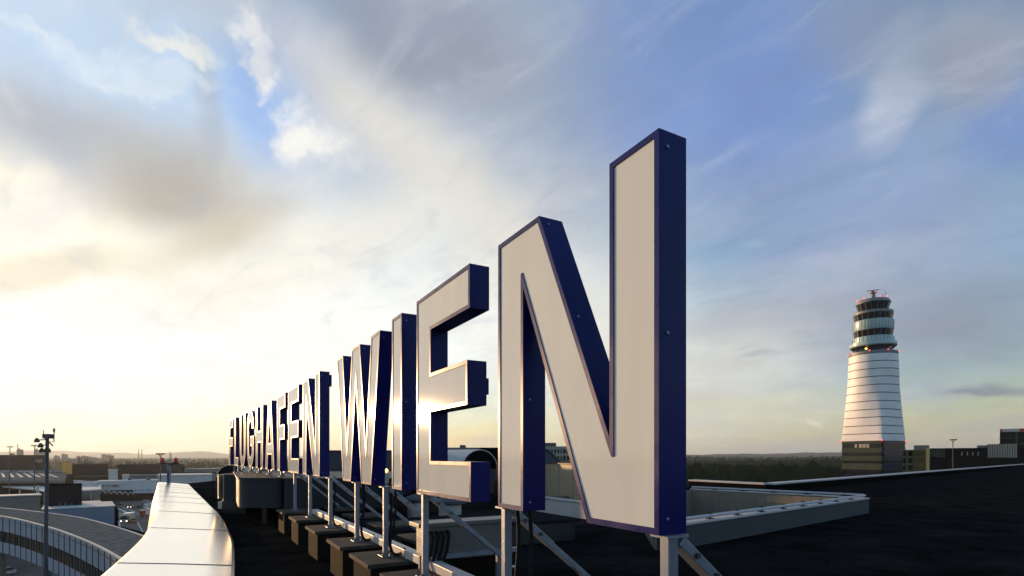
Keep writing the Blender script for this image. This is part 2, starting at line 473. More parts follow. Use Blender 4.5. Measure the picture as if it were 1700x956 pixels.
# ------------------------------------------------------------------ mesh helpers
class MB:
    """Collects shapes; build() links them as one mesh object."""

    def __init__(self):
        self.v, self.f = [], []

    def raw(self, vs, fs):
        o = len(self.v)
        self.v += [tuple(q) for q in vs]
        self.f += [tuple(i + o for i in t) for t in fs]
        return self

    def box(self, x0, x1, y0, y1, z0, z1):
        vs = [(x0, y0, z0), (x1, y0, z0), (x1, y1, z0), (x0, y1, z0), (x0, y0, z1), (x1, y0, z1), (x1, y1, z1), (x0, y1, z1)]
        return self.raw(vs, [(0, 3, 2, 1), (4, 5, 6, 7), (0, 1, 5, 4), (1, 2, 6, 5), (2, 3, 7, 6), (3, 0, 4, 7)])

    def prism(self, poly, z0, z1, poly_top=None):
        """poly: ccw plan points"""
        n = len(poly)
        pt = poly_top or poly
        vs = [(p[0], p[1], z0) for p in poly] + [(p[0], p[1], z1) for p in pt]
        fs = [(i, (i + 1) % n, n + (i + 1) % n, n + i) for i in range(n)]
        tris = tessellate_polygon([[Vector((p[0], p[1], 0)) for p in poly]])
        for t in tris:
            a, b, c = [Vector((poly[i][0], poly[i][1])) for i in t]
            up = (b - a).cross(c - a) > 0 if hasattr((b - a), 'cross') else True
            t = tuple(t) if up else (t[0], t[2], t[1])
            fs.append(tuple(n + i for i in t))
            fs.append((t[0], t[2], t[1]))
        return self.raw(vs, fs)

    def tube(self, pts, r, n=8, r2=None, caps=True):
        pts = [Vector(p) for p in pts]
        vs, fs = [], []
        k = len(pts)
        ref = None
        for i, p in enumerate(pts):
            t = (pts[min(i + 1, k - 1)] - pts[max(i - 1, 0)]).normalized()
            if ref is None:
                ref = Vector((0, 0, 1)) if abs(t.z) < .9 else Vector((1, 0, 0))
            u = t.cross(ref).normalized()
            w = u.cross(t).normalized()
            ref = w
            rr = r if r2 is None else r + (r2 - r) * i / max(1, k - 1)
            for j in range(n):
                a = 2 * math.pi * j / n
                vs.append(p + u * (rr * math.cos(a)) + w * (rr * math.sin(a)))
        for i in range(k - 1):
            for j in range(n):
                fs.append((i * n + j, i * n + (j + 1) % n, (i + 1) * n + (j + 1) % n, (i + 1) * n + j))
        if caps:
            fs.append(tuple(range(n))[::-1])
            fs.append(tuple((k - 1) * n + j for j in range(n)))
        return self.raw(vs, fs)

    def beam(self, a, b, w, h, up=(0, 0, 1)):
        """rectangular bar from a to b; w across, h along up"""
        a, b = Vector(a), Vector(b)
        t = (b - a).normalized()
        u = t.cross(Vector(up))
        if u.length < 1e-4:
            u = t.cross(Vector((1, 0, 0)))
        u.normalize()
        q = u.cross(t).normalized()
        vs = []
        for p in (a, b):
            for s1, s2 in ((-1, -1), (1, -1), (1, 1), (-1, 1)):
                vs.append(p + u * (s1 * w / 2) + q * (s2 * h / 2))
        return self.raw(vs, [(0, 1, 2, 3)[::-1], (4, 5, 6, 7), (0, 1, 5, 4), (1, 2, 6, 5), (2, 3, 7, 6), (3, 0, 4, 7)])

    def lathe(self, prof, c=(0, 0, 0), n=32, half=None):
        """prof: list of (r, z)"""
        vs, fs = [], []
        for r, z in prof:
            for j in range(n):
                a = 2 * math.pi * j / n
                vs.append((c[0] + r * math.cos(a), c[1] + r * math.sin(a), c[2] + z))
        k = len(prof)
        for i in range(k - 1):
            for j in range(n):
                fs.append((i * n + j, i * n + (j + 1) % n, (i + 1) * n + (j + 1) % n, (i + 1) * n + j))
        fs.append(tuple(range(n))[::-1])
        fs.append(tuple((k - 1) * n + j for j in range(n)))
        return self.raw(vs, fs)

    def build(self, name, material, parent=None, world=False, smooth=False, bevel=0.0, fix=False):
        me = bpy.data.meshes.new(name)
        vs = self.v
        if parent is not None and world:
            inv = parent.matrix_basis.inverted()
            vs = [tuple(inv @ Vector(q)) for q in vs]
        me.from_pydata(vs, [], self.f)
        if fix:
            bm = bmesh.new()
            bm.from_mesh(me)
            bmesh.ops.recalc_face_normals(bm, faces=bm.faces)
            bm.to_mesh(me)
            bm.free()
        me.materials.append(material)
        if smooth:
            for p in me.polygons:
                p.use_smooth = True
            try:
                me.set_sharp_from_angle(angle=R(35))
            except Exception:
                pass
        me.update()
        o = bpy.data.objects.new(name, me)
        COL.objects.link(o)
        if parent is not None:
            o.parent = parent
        if bevel:
            b = o.modifiers.new('bevel', 'BEVEL')
            b.width = bevel
            b.segments = 2
            b.limit_method = 'ANGLE'
        return o


def tag(o, label, cat, group=None):
    o['label'] = label
    o['category'] = cat
    if group:
        o['group'] = group
    return o


def thing(name, label, cat, loc=(0, 0, 0), rz=0.0, group=None):
    o = bpy.data.objects.new(name, None)
    o.empty_display_size = 0.3
    o.location = loc
    o.rotation_euler = (0, 0, rz)
    o.matrix_basis = Matrix.Translation(Vector(loc)) @ Matrix.Rotation(rz, 4, 'Z')
    COL.objects.link(o)
    return tag(o, label, cat, group)


def structure(o):
    o['kind'] = 'structure'
    return o


def stuff(o, label=None, cat=None):
    o['kind'] = 'stuff'
    if label:
        tag(o, label, cat)
    return o


def dup(root, loc=None, rz=None, label=None, group=None, scale=None):
    r = root.copy()
    COL.objects.link(r)
    if loc is not None:
        r.location = loc
    if rz is not None:
        r.rotation_euler = (0, 0, rz)
    if scale is not None:
        r.scale = scale if hasattr(scale, '__len__') else (scale,) * 3
    if label:
        r['label'] = label
    if group:
        r['group'] = group
    for ch in list(root.children):
        c = ch.copy()
        COL.objects.link(c)
        c.parent = r
        for g in list(ch.children):
            d = g.copy()
            COL.objects.link(d)
            d.parent = c
    return r


def at(px, py, Y):
    """point at distance Y seen at photo pixel px, py"""
    return Vector(((px - CX) / F * Y, Y, CAMZ + (CY - py) / F * Y))


def on(px, py, z):
    """point of the level plane at height z seen at px, py"""
    Y = F * (CAMZ - z) / (py - CY)
    return Vector(((px - CX) / F * Y, Y, z))


def xat(px, Y):
    return (px - CX) / F * Y


def zat(py, Y):
    return CAMZ + (CY - py) / F * Y


# ------------------------------------------------------------------ ground, road, hills
def sheet(name, pts, z, material, hole=None):
    mb = MB()
    poly = [Vector((p[0], p[1], 0)) for p in pts]
    loops = [poly]
    if hole:
        loops.append([Vector((p[0], p[1], 0)) for p in hole])
        pts = list(pts) + list(hole)
    tr = tessellate_polygon(loops)
    poly = [q for l in loops for q in l]
    fs = []
    for t in tr:
        a, b, c = [poly[i] for i in t]
        fs.append(tuple(t) if (b - a).cross(c - a).z > 0 else (t[0], t[2], t[1]))
    mb.raw([(p[0], p[1], z) for p in pts], fs)
    return structure(mb.build(name, material))


def ground_material():
    m = bpy.data.materials.new('plain_ground')
    m.use_nodes = True
    N, L = m.node_tree.nodes, m.node_tree.links
    p = N['Principled BSDF']
    p.inputs['Roughness'].default_value = 0.95
    p.inputs['Specular IOR Level'].default_value = 0.0
    tc = N.new('ShaderNodeTexCoord')
    v = N.new('ShaderNodeTexVoronoi')
    v.inputs['Scale'].default_value = 0.004
    L.new(tc.outputs['Object'], v.inputs['Vector'])
    nz = N.new('ShaderNodeTexNoise')
    nz.inputs['Scale'].default_value = 0.01
    nz.inputs['Detail'].default_value = 9
    L.new(tc.outputs['Object'], nz.inputs['Vector'])
    r = N.new('ShaderNodeValToRGB')
    r.color_ramp.elements[0].position = .3
    r.color_ramp.elements[0].color = (0.035, 0.040, 0.018, 1)
    r.color_ramp.elements[1].position = .7
    r.color_ramp.elements[1].color = (0.11, 0.10, 0.065, 1)
    mx = N.new('ShaderNodeMix')
    mx.inputs[0].default_value = 0.5
    L.new(nz.outputs['Fac'], mx.inputs[2])
    sp = N.new('ShaderNodeSeparateColor')
    L.new(v.outputs['Color'], sp.inputs[0])
    L.new(sp.outputs[0], mx.inputs[3])
    L.new(mx.outputs[0], r.inputs[0])
    L.new(r.outputs[0], p.inputs['Base Color'])
    return m


M_GROUND = ground_material()
sheet('ground', [(-14000, -600), (14000, -600), (14000, 12500), (-14000, 12500)], 0.0, M_GROUND)
sheet('airport_road', [(-420, 90), (-40, 90), (-40, 330), (-150, 520), (-420, 520)], 0.004, M_ASPH)


def ridge(name, Y, prof, z0=-5, m_=None):
    """a line of hills: prof = (px, py of the crest)"""
    mb = MB()
    xs = np.linspace(prof[0][0], prof[-1][0], 220)
    ys = np.interp(xs, [p[0] for p in prof], [p[1] for p in prof])
    ph = rng.random(6) * 6
    ys = ys + 0.5 * np.sin(xs * .05 + ph[0]) + 0.35 * np.sin(xs * .13 + ph[1]) + .2 * np.sin(xs * .31 + ph[2])
    vs, fs = [], []
    n = len(xs)
    for x, y in zip(xs, ys):
        top = zat(y, Y)
        X = xat(x, Y)
        vs += [(X, Y - 1500, z0), (X, Y - 500, z0 + (top - z0) * .8), (X, Y, top), (X, Y + 1500, z0)]
    for i in range(n - 1):
        for j in range(3):
            a = i * 4 + j
            fs.append((a, a + 4, a + 5, a + 1))
    mb.raw(vs, fs)
    return structure(mb.build(name, m_ or M_HILL, smooth=True))


ridge('hills', 9500, [(-700, 752), (-300, 750), (-100, 752), (0, 750), (60, 748), (120, 749), (200, 752), (260, 755),
                      (300, 751), (335, 749), (380, 754), (440, 757), (560, 756), (760, 758)])
ridge('hills_far', 5200, [(700, 758), (900, 756), (1100, 755), (1200, 754), (1320, 752), (1420, 750), (1600, 749), (1900, 748), (2300, 750)], m_=M_LEAF)
bpy.data.objects['hills_far'].name = 'hills.001'

# ------------------------------------------------------------------ main roof
H = 2.0                                   # letter height in metres
ROOFZ = CAMZ - 0.91 * H
OUT = [(-1.05, -1.0), (-1.35, 0.0), (-2.0, 1.45), (-2.7, 3.0), (-3.44, 4.55), (-4.47, 6.56), (-5.3, 8.0), (-6.46, 9.95), (-8.05, 12.4), (-10.7, 16.5), (-13.6, 21.0)]


def smooth_curve(pts, n):
    """Catmull-Rom through plan points, n equal steps by length"""
    P = [Vector((p[0], p[1], 0)) for p in pts]
    P = [P[0] * 2 - P[1]] + P + [P[-1] * 2 - P[-2]]
    dense = []
    for i in range(1, len(P) - 2):
        for k in range(24):
            t = k / 24
            a, b, c, d = P[i - 1:i + 3]
            dense.append(.5 * ((2 * b) + (c - a) * t + (2 * a - 5 * b + 4 * c - d) * t * t + (3 * b - a - 3 * c + d) * t ** 3))
    dense.append(P[-2])
    s = [0]
    for i in range(1, len(dense)):
        s.append(s[-1] + (dense[i] - dense[i - 1]).length)
    res = []
    for k in range(n + 1):
        q = s[-1] * k / n
        j = max(i for i in range(len(s)) if s[i] <= q + 1e-9)
        j = min(j, len(s) - 2)
        t = (q - s[j]) / max(1e-9, s[j + 1] - s[j])
        res.append(dense[j].lerp(dense[j + 1], t))
    return res


PS = 1.5                                  # parapet edge below the camera, metres
edge = smooth_curve([(a * PS, b * PS) for a, b in OUT], 160)


def perp(i):
    a, b = edge[max(0, i - 1)], edge[min(len(edge) - 1, i + 1)]
    t = (b - a).normalized()
    return Vector((t.y, -t.x, 0))           # towards the roof


roof_left = [edge[i] + perp(i) * 1.3 for i in range(0, len(edge), 8)]
FAR_CORNER = (xat(1275, 27.6), 27.6)
FAR_LEFT = (xat(1148, 31.8), 31.8)
FAR_RIGHT = (xat(1700, 96), 96)
roof_poly = [(p.x, p.y) for p in roof_left] + [(-21.5, 36.0), (-22.0, 40.0), (-3.0, 41.5), FAR_LEFT, FAR_CORNER, FAR_RIGHT, (130, 128), (190, 80), (120, -25), (-0.5, -25)]
roof_poly = roof_poly[::-1]              # counter-clockwise
WTOP = CAMZ - 0.665 * H
c1 = on(1100, 872, WTOP)
c2 = on(1436, 826, WTOP)
c3 = on(1148, 811, WTOP)
c0 = on(1060, 843, WTOP)
cL = on(880, 822, WTOP)
COURT = [c0, c1, c2, c3, cL]
bld = MB()
nb_ = len(roof_poly)
bld.raw([(p[0], p[1], .2) for p in roof_poly] + [(p[0], p[1], ROOFZ - .03) for p in roof_poly], [(i, (i + 1) % nb_, nb_ + (i + 1) % nb_, nb_ + i) for i in range(nb_)])
terminal = thing('terminal_building', 'dark flat roofed terminal under the big sign', 'building', (30, 10, 0))
bld.build('wall', M_DARK, terminal, world=True)
roof = sheet('roof', roof_poly, ROOFZ, M_ROOF, hole=[(p.x, p.y) for p in COURT])
# rubber walkway mats on the felt beside the curved parapet
PAV = MB()
PAV.box(-.29, .29, -.29, .29, 0, .014)
pav0 = None
k = 0
for i in range(30, 90, 5):
    for r_ in (0, 1):
        if random.random() < .45:
            continue
        c = edge[i] + perp(i) * (1.85 + .62 * r_)
        t = perp(i)
        if pav0 is None:
            pav0 = PAV.build('paver', M_PAV, None)
            o = pav0
        else:
            o = pav0.copy()
            COL.objects.link(o)
        o.parent = roof
        o.location = (c.x, c.y, ROOFZ + .002 + random.random() * .006)
        o.rotation_euler = (0, 0, math.atan2(t.y, t.x) + random.uniform(-.03, .03))

# ------------------------------------------------------------------ curved white parapet
ZO, ZI = CAMZ - PS, CAMZ - PS * 1.11
parapet = thing('curved_parapet', 'bright white curved parapet capped with metal sheets at roof edge', 'parapet', (edge[40].x, edge[40].y, ROOFZ))
# seams as in the photograph (rows where the sheet joints cross the view)
seam_y = [1110, 956 + 65, 935, 876, 848.5, 832, 823, 816, 811, 807, 803.7, 800.5]
seam_Y = [-1.4] + [F * PS / (y - CY) for y in seam_y]
idx = [min(range(len(edge)), key=lambda i: abs(edge[i].y - q)) for q in seam_Y]
idx = sorted(set(idx))
if idx[-1] != len(edge) - 1:
    idx[-1] = len(edge) - 1
core = MB()
vs, fs = [], []
ii = list(range(0, len(edge), 4))
for i in ii:
    e, p = edge[i], perp(i)
    vs += [(e + p * .04).to_tuple()[:2] + (ZO - .06,), (e + p * 1.46).to_tuple()[:2] + (ZI - .06,), (e + p * 1.46).to_tuple()[:2] + (ROOFZ - .02,), (e - p * .30).to_tuple()[:2] + (ZO - 1.25,)]
for a in range(len(ii) - 1):
    for j in range(4):
        fs.append((a * 4 + j, a * 4 + (j + 1) % 4, a * 4 + 4 + (j + 1) % 4, a * 4 + 4 + j))
e_ = (len(ii) - 1) * 4
fs += [(0, 3, 2, 1), (e_, e_ + 1, e_ + 2, e_ + 3)]
core.raw(vs, fs)
core.build('parapet_core', M_DUCTD, parapet, world=True, fix=True)
for a, b in zip(idx[:-1], idx[1:]):
    mb = MB()
    rows = []
    steps = list(range(a, b + 1, 1 if b - a < 12 else 2))
    if steps[-1] != b:
        steps.append(b)
    gap = .007
    vs, fs = [], []
    dz = random.uniform(-.002, .002)
    for q, i in enumerate(steps):
        e, p = edge[i].copy(), perp(i)
        t = Vector((-p.y, p.x, 0))
        if q == 0:
            e = e + t * gap
        if q == len(steps) - 1:
            e = e - t * gap
        zo, zi = ZO + dz, ZI + dz
        prof = [(e - p * .32, zo - 1.22), (e - p * .05, zo - .16), (e - p * .012, zo - .03), (e + p * .04, zo), (e + p * .75, (zo + zi) / 2 + .006), (e + p * 1.46, zi), (e + p * 1.5, zi - .02), (e + p * 1.5, zi - .11), (e + p * 1.475, zi - .11)]
        vs += [(v.x, v.y, zz) for v, zz in prof]
    n = 9
    for q in range(len(steps) - 1):
        for j in range(n - 1):
            fs.append((q * n + j, q * n + j + 1, (q + 1) * n + j + 1, (q + 1) * n + j))
    mb.raw(vs, fs)
    o = mb.build('cap_sheet', M_WHITE, parapet, world=True)
    if a > 0:
        e, p = edge[a], perp(a)
        js = MB()
        js.beam((e.x + p.x * .03, e.y + p.y * .03, ZO + .002), (e.x + p.x * .75, e.y + p.y * .75, (ZO + ZI) / 2 + .008), .02, .007)
        js.beam((e.x + p.x * .75, e.y + p.y * .75, (ZO + ZI) / 2 + .008), (e.x + p.x * 1.47, e.y + p.y * 1.47, ZI + .002), .02, .007)
        js.build('joint_strip', M_MAST, parapet, world=True)
# end plate where the parapet stops
e, p = edge[-1], perp(len(edge) - 1)
t = Vector((-p.y, p.x, 0))
mb = MB()
q0, q1, q2, q3 = e - p * .32, e + p * .03, e + p * .98, e + p * .98
vs = []
for off in (.008, .03):
    vs += [((e - p * .31) + t * off).to_tuple()[:2] + (ZO - 1.2,), ((e + p * .0) + t * off).to_tuple()[:2] + (ZO - .01,), ((e + p * 1.47) + t * off).to_tuple()[:2] + (ZI - .01,), ((e + p * 1.47) + t * off).to_tuple()[:2] + (ROOFZ,)]
mb.raw(vs, [(0, 1, 2, 3), (7, 6, 5, 4), (0, 4, 5, 1), (1, 5, 6, 2), (2, 6, 7, 3), (3, 7, 4, 0)])
mb.build('end_plate', M_WHITE, parapet, world=True, fix=True)


# low kerb continuing round the far edge of the roof
def kerb(name, pts, label, z_top, w=.35, drop=.6, cap_mat=None, seg=None):
    """wall with a white metal cap along plan points"""
    c = pts[0]
    root = thing(name, label, 'parapet', (c[0], c[1], ROOFZ))
    for k in range(len(pts) - 1):
        a, b = Vector((*pts[k], 0)), Vector((*pts[k + 1], 0))
        L_ = (b - a).length
        n = max(1, int(L_ / (seg or 4.0)))
        t = (b - a).normalized()
        for j in range(n):
            p0 = a + t * (L_ * j / n + .012)
            p1 = a + t * (L_ * (j + 1) / n - .012)
            m1 = MB()
            m1.beam((p0.x, p0.y, z_top - .05), (p1.x, p1.y, z_top - .05), w, .09)
            m1.build('cap_sheet', cap_mat or M_WHITE2, root, world=True, bevel=.015)
        m2 = MB()
        m2.beam((a.x, a.y, z_top - .098 - drop / 2), (b.x, b.y, z_top - .098 - drop / 2), w * .7, drop)
        m2.build('upstand', M_DARK, root, world=True)
    return root


kerb('roof_parapet', [FAR_LEFT, FAR_CORNER, FAR_RIGHT], 'long low roof parapet with pale metal cap running towards the control tower', CAMZ - 1.36, w=.60, drop=.36, seg=6.0)
kerb('roof_kerb', [(-21.6, 39.9), (-3.0, 41.3)], 'white kerb at the far roof edge behind the red lamps', CAMZ - 1.62, w=.30, drop=.2)

# ------------------------------------------------------------------ wall round the sunken court, with pipe rails


def court_wall(name, label, a, b, inner_mat, outer_mat, w=.22, rail=None):
    a, b = Vector(a), Vector(b)
    root = thing(name, label, 'wall', (a.x, a.y, ROOFZ))
    t = (b - a)
    t.z = 0
    L_ = t.length
    t.normalize()
    nrm = Vector((-t.y, t.x, 0))
    h = WTOP - ROOFZ
    m1 = MB().beam(a + Vector((0, 0, -h / 2 - .02)), b + Vector((0, 0, -h / 2 - .02)), w, h - .04)
    m1.build('wall_body', outer_mat, root, world=True)
    n = max(1, round(L_ / 2.2))
    for j in range(n):
        p0, p1 = a + t * (L_ * j / n + .006), a + t * (L_ * (j + 1) / n - .006)
        MB().beam(p0 + Vector((0, 0, -.02)), p1 + Vector((0, 0, -.02)), w + .06, .045).build('cap_sheet', M_WHITE2, root, world=True, bevel=.008)
    if rail:
        off, zr = rail
        pr = MB()
        pts = [a + nrm * off + t * (L_ * s) + Vector((0, 0, zr)) for s in (0, .25, .5, .75, 1)]
        pr.tube(pts, .035, 10)
        rp_ = pr.build('rail_pipe', M_PIPE, root, world=True, smooth=True)
        nb = int(L_ / 1.15)
        for j in range(nb):
            p = a + t * (.55 + 1.15 * j) + nrm * off
            br = MB()
            br.beam(p + Vector((0, 0, .004)) - t * .10, p + Vector((0, 0, .004)) + t * .10, .10, .02)
            br.beam(p + Vector((0, 0, .01)), p + Vector((0, 0, zr + .055)), .03, .035, up=t)
            br.beam(p + Vector((0, 0, zr + .05)) - nrm * .045, p + Vector((0, 0, zr + .05)) + nrm * .045, .03, .016)
            q_ = br.build('rail_clamp', M_BLACK, root, world=True)
            q_.parent = rp_
    return root


court_wall('court_wall', 'low grey wall with pipe rail in front of the sunken court', c1, c2, M_WALLBD, M_WALLBD, rail=(.0, .07))
court_wall('court_wall', 'far beige wall of the sunken court with pink lit rail', c2 + Vector((.1, .25, 0)), c3, M_CREAM, M_CREAM, rail=(-.02, .07))
lin_ = thing('court_lining', 'beige lined sunken court behind the nearest N', 'court', (c2.x - 2, c2.y, ROOFZ - 2.4))
cen = sum((Vector(q) for q in COURT), Vector()) / len(COURT)
for k in range(5):
    a, b = Vector(COURT[k]), Vector(COURT[(k + 1) % 5])
    n_ = max(1, round((b - a).length / 1.5))
    for j in range(n_):
        p0, p1 = a.lerp(b, j / n_), a.lerp(b, (j + 1) / n_)
        inw = (cen - (p0 + p1) / 2)
        inw.z = 0
        t_ = (p1 - p0).normalized()
        nn_ = Vector((-t_.y, t_.x, 0))
        if nn_.dot(inw) < 0:
            nn_ = -nn_
        off = nn_ * (.16 if k in (1, 2) else .13)
        zc = (WTOP - .06 + ROOFZ - 2.4) / 2
        MB().beam((p0.x + off.x + t_.x * .004, p0.y + off.y + t_.y * .004, zc), (p1.x + off.x - t_.x * .004, p1.y + off.y - t_.y * .004, zc), .05, WTOP - .06 - ROOFZ + 2.4).build('lining_panel', M_CREAM, lin_, world=True)
MB().raw([(q.x, q.y, ROOFZ - 2.4) for q in COURT], [tuple(range(5))]).build('court_floor', M_CONCD, lin_, world=True)
court_wall('court_wall', 'pale low wall seen through the legs of the nearest N', cL, c0, M_GREYW, M_LIGHTW)
court_wall('court_wall', 'short return wall hidden behind the right stem of nearest N', c0 + Vector((.15, -.15, 0)), c1 + Vector((0, .2, 0)), M_GREYW, M_WALLBL)

# ------------------------------------------------------------------ sign letters
ST = .19


def arc(cx, cy, rx, ry, a0, a1, n):
    return [(cx + rx * math.cos(R(a0 + (a1 - a0) * k / n)), cy + ry * math.sin(R(a0 + (a1 - a0) * k / n))) for k in range(n + 1)]


GLY = {
    'I': (.195, [[(0, 0), (.195, 0), (.195, 1), (0, 1)]]),
    'E': (.66, [[(0, 0), (.66, 0), (.66, .168), (.2, .168), (.2, .41), (.625, .41), (.625, .60), (.2, .60), (.2, .815), (.65, .815), (.65, 1), (0, 1)]]),
    'F': (.60, [[(0, 0), (.2, 0), (.2, .41), (.56, .41), (.56, .60), (.2, .60), (.2, .815), (.60, .815), (.60, 1), (0, 1)]]),
    'L': (.57, [[(0, 0), (.57, 0), (.57, .168), (.2, .168), (.2, 1), (0, 1)]]),
    'N': (.88, [[(0, 0), (.195, 0), (.195, .79), (.58, 0), (.88, 0), (.88, 1), (.685, 1), (.685, .245), (.305, 1), (0, 1)]]),
    'H': (.76, [[(0, 0), (.2, 0), (.2, .415), (.56, .415), (.56, 0), (.76, 0), (.76, 1), (.56, 1), (.56, .60), (.2, .60), (.2, 1), (0, 1)]]),
    'W': (1.2, [[(0, 1), (.205, 0), (.45, 0), (.60, .76), (.75, 0), (.995, 0), (1.2, 1), (1.0, 1), (.868, .24), (.712, 1), (.488, 1), (.332, .24), (.2, 1)]]),
    'A': (.85, [[(0, 0), (.2, 0), (.25, .22), (.60, .22), (.65, 0), (.85, 0), (.545, 1), (.305, 1)], [(.293, .385), (.425, .87), (.557, .385)]]),
    'U': (.74, [arc(.37, .30, .37, .30, 180, 360, 20) + [(.74, 1), (.545, 1)] + arc(.37, .30, .175, .125, 360, 180, 16) + [(.195, 1), (0, 1)]]),
    'G': (.78, [arc(.39, .32, .39, .32, 180, 360, 18) + [(.78, .545), (.40, .545), (.40, .375), (.585, .375)] + arc(.39, .32, .195, .145, 350, 180, 14)
                + arc(.39, .68, .195, .145, 180, 0, 14) + [(.78, .68)] + arc(.39, .68, .39, .32, 4, 180, 18)[1:]]),
}


def area(l):
    return sum(l[i][0] * l[(i + 1) % len(l)][1] - l[(i + 1) % len(l)][0] * l[i][1] for i in range(len(l))) / 2


def inset(loop, t, outer=True):
    """offset every edge inwards (into the letter) by t; returns per-edge (start, end) points"""
    n = len(loop)
    P = [Vector(p) for p in loop]
    sgn = 1                                   # loops run with the letter on their left
    E_ = []
    for i in range(n):
        d = (P[(i + 1) % n] - P[i]).normalized()
        nn = Vector((-d.y, d.x)) * sgn
        E_.append((P[i] + nn * t, P[(i + 1) % n] + nn * t, d, nn))
    st, en = [None] * n, [None] * n
    for i in range(n):
        a, b = E_[i - 1], E_[i]
        cr = a[2].x * b[2].y - a[2].y * b[2].x
        if abs(cr) < 1e-5:
            q = b[0]
            st[i], en[i - 1] = q, q
            continue
        w = b[0] - a[0]
        s = (w.x * b[2].y - w.y * b[2].x) / cr
        q = a[0] + a[2] * s
        v = q - P[i]
        lim = 3.2 * t
        if v.length > lim:
            # blunt the point: stop both edges on a line square to the bisector
            bis = v.normalized()
            pb = P[i] + bis * lim
            wdir = Vector((-bis.y, bis.x))

            def hit(e):
                c = e[2].x * wdir.y - e[2].y * wdir.x
                u = pb - e[0]
                return e[0] + e[2] * ((u.x * wdir.y - u.y * wdir.x) / c)
            en[i - 1], st[i] = hit(a), hit(b)
        else:
            st[i], en[i - 1] = q, q
    return st, en


def letter_meshes(ch):
    w, loops = GLY[ch]
    Ls = []
    for k, l in enumerate(loops):
        l = [tuple(p) for p in l]
        ccw = area(l) > 0
        if (k == 0) != ccw:
            l = l[::-1]
        Ls.append(l)
    D = .088
    tw = .0165
    h = H
    case, trim, face = MB(), MB(), MB()
    cover = []
    flat = []
    for l in Ls:
        n = len(l)
        o = len(case.v)
        case.raw([(x * h, 0, z * h) for x, z in l] + [(x * h, D * h, z * h) for x, z in l],
                 [(i, (i + 1) % n, n + (i + 1) % n, n + i) for i in range(n)])
        st, en = inset(l, tw)
        yf, yp = -.010, .0
        for i in range(n):
            a, b = l[i], l[(i + 1) % n]
            s_, e_ = st[i], en[i]
            trim.raw([(a[0] * h, yf, a[1] * h), (b[0] * h, yf, b[1] * h), (e_[0] * h, yf, e_[1] * h), (s_[0] * h, yf, s_[1] * h),
                      (a[0] * h, yp, a[1] * h), (b[0] * h, yp, b[1] * h), (e_[0] * h, yp, e_[1] * h), (s_[0] * h, yp, s_[1] * h)],
                     [(0, 1, 2, 3), (1, 0, 4, 5), (3, 2, 6, 7)])
            p = en[i - 1]
            if (p - s_).length > 1e-5:
                trim.raw([(a[0] * h, yf, a[1] * h), (s_[0] * h, yf, s_[1] * h), (p[0] * h, yf, p[1] * h), (s_[0] * h, yp, s_[1] * h), (p[0] * h, yp, p[1] * h)],
                         [(0, 1, 2), (1, 3, 4, 2)])
        pts = []
        for i in range(n):
            pts.append(st[i])
            if (en[i] - st[(i + 1) % n]).length > 1e-5:
                pts.append(en[i])
        cover.append([Vector((p[0], p[1], 0)) for p in pts])
        flat.append([Vector((p[0], p[1], 0)) for p in l])

    def fill(mb, loops3, y, front):
        allp = [p for l in loops3 for p in l]
        vs = [(p.x * h, y, p.y * h) for p in allp]
        fs = []
        for t in tessellate_polygon(loops3):
            a, b, c = [allp[i] for i in t]
            ccw = (b - a).cross(c - a).z > 0
            if (b - a).cross(c - a).length < 1e-9:
                continue
            f = tuple(t) if ccw == front else (t[0], t[2], t[1])
            fs.append(f)
        mb.raw(vs, fs)
    fill(face, cover, -.003, True)
    fill(case, flat, D * h, False)
    fill(case, flat, .004, True)
    return w, case, trim, face, Ls


AX, AZ, A0, A1, GAP, WGAP = .3644 * H, 1.3405 * H, 28.65, .458, .2495, .7133
for ch_, w_ in (('N', .8564), ('E', .6786), ('W', 1.227), ('I', .1824)):
    k_ = w_ / GLY[ch_][0]
    GLY[ch_] = (w_, [[(a * k_, b) for a, b in l] for l in GLY[ch_][1]])
LETZ = CAMZ - .195 * H
order = ['N', 'E', 'I', 'W', 'N', 'E', 'F', 'A', 'H', 'G', 'U', 'L', 'F']
lab = ['tallest nearest letter N with white face and navy sides',
       'large white letter E of the second word, next to the nearest N',
       'slim white letter I between the W and the large E',
       'broad white letter W starting the second word of the sign',
       'letter N ending the first word of the sign, left of the W',
       'letter E of the first word, left of its N',
       'letter F just right of the letter A in the first word',
       'letter A in the middle of the long first word',
       'letter H between G and A of the rooftop sign',
       'rounded letter G between U and H of the rooftop sign',
       'rounded letter U between L and G of the rooftop sign',
       'letter L second from the far end of the sign',
       'farthest small letter F at the left end of the sign']
x, y, s = AX, AZ, 0.0
cache = {}
frames = []                                # (s range, left point, direction)
bolt_mb = MB().tube([(0, 0, 0), (.009, 0, 0)], .008, 8)
bolt_me = None
SIGN_FRAMES = []
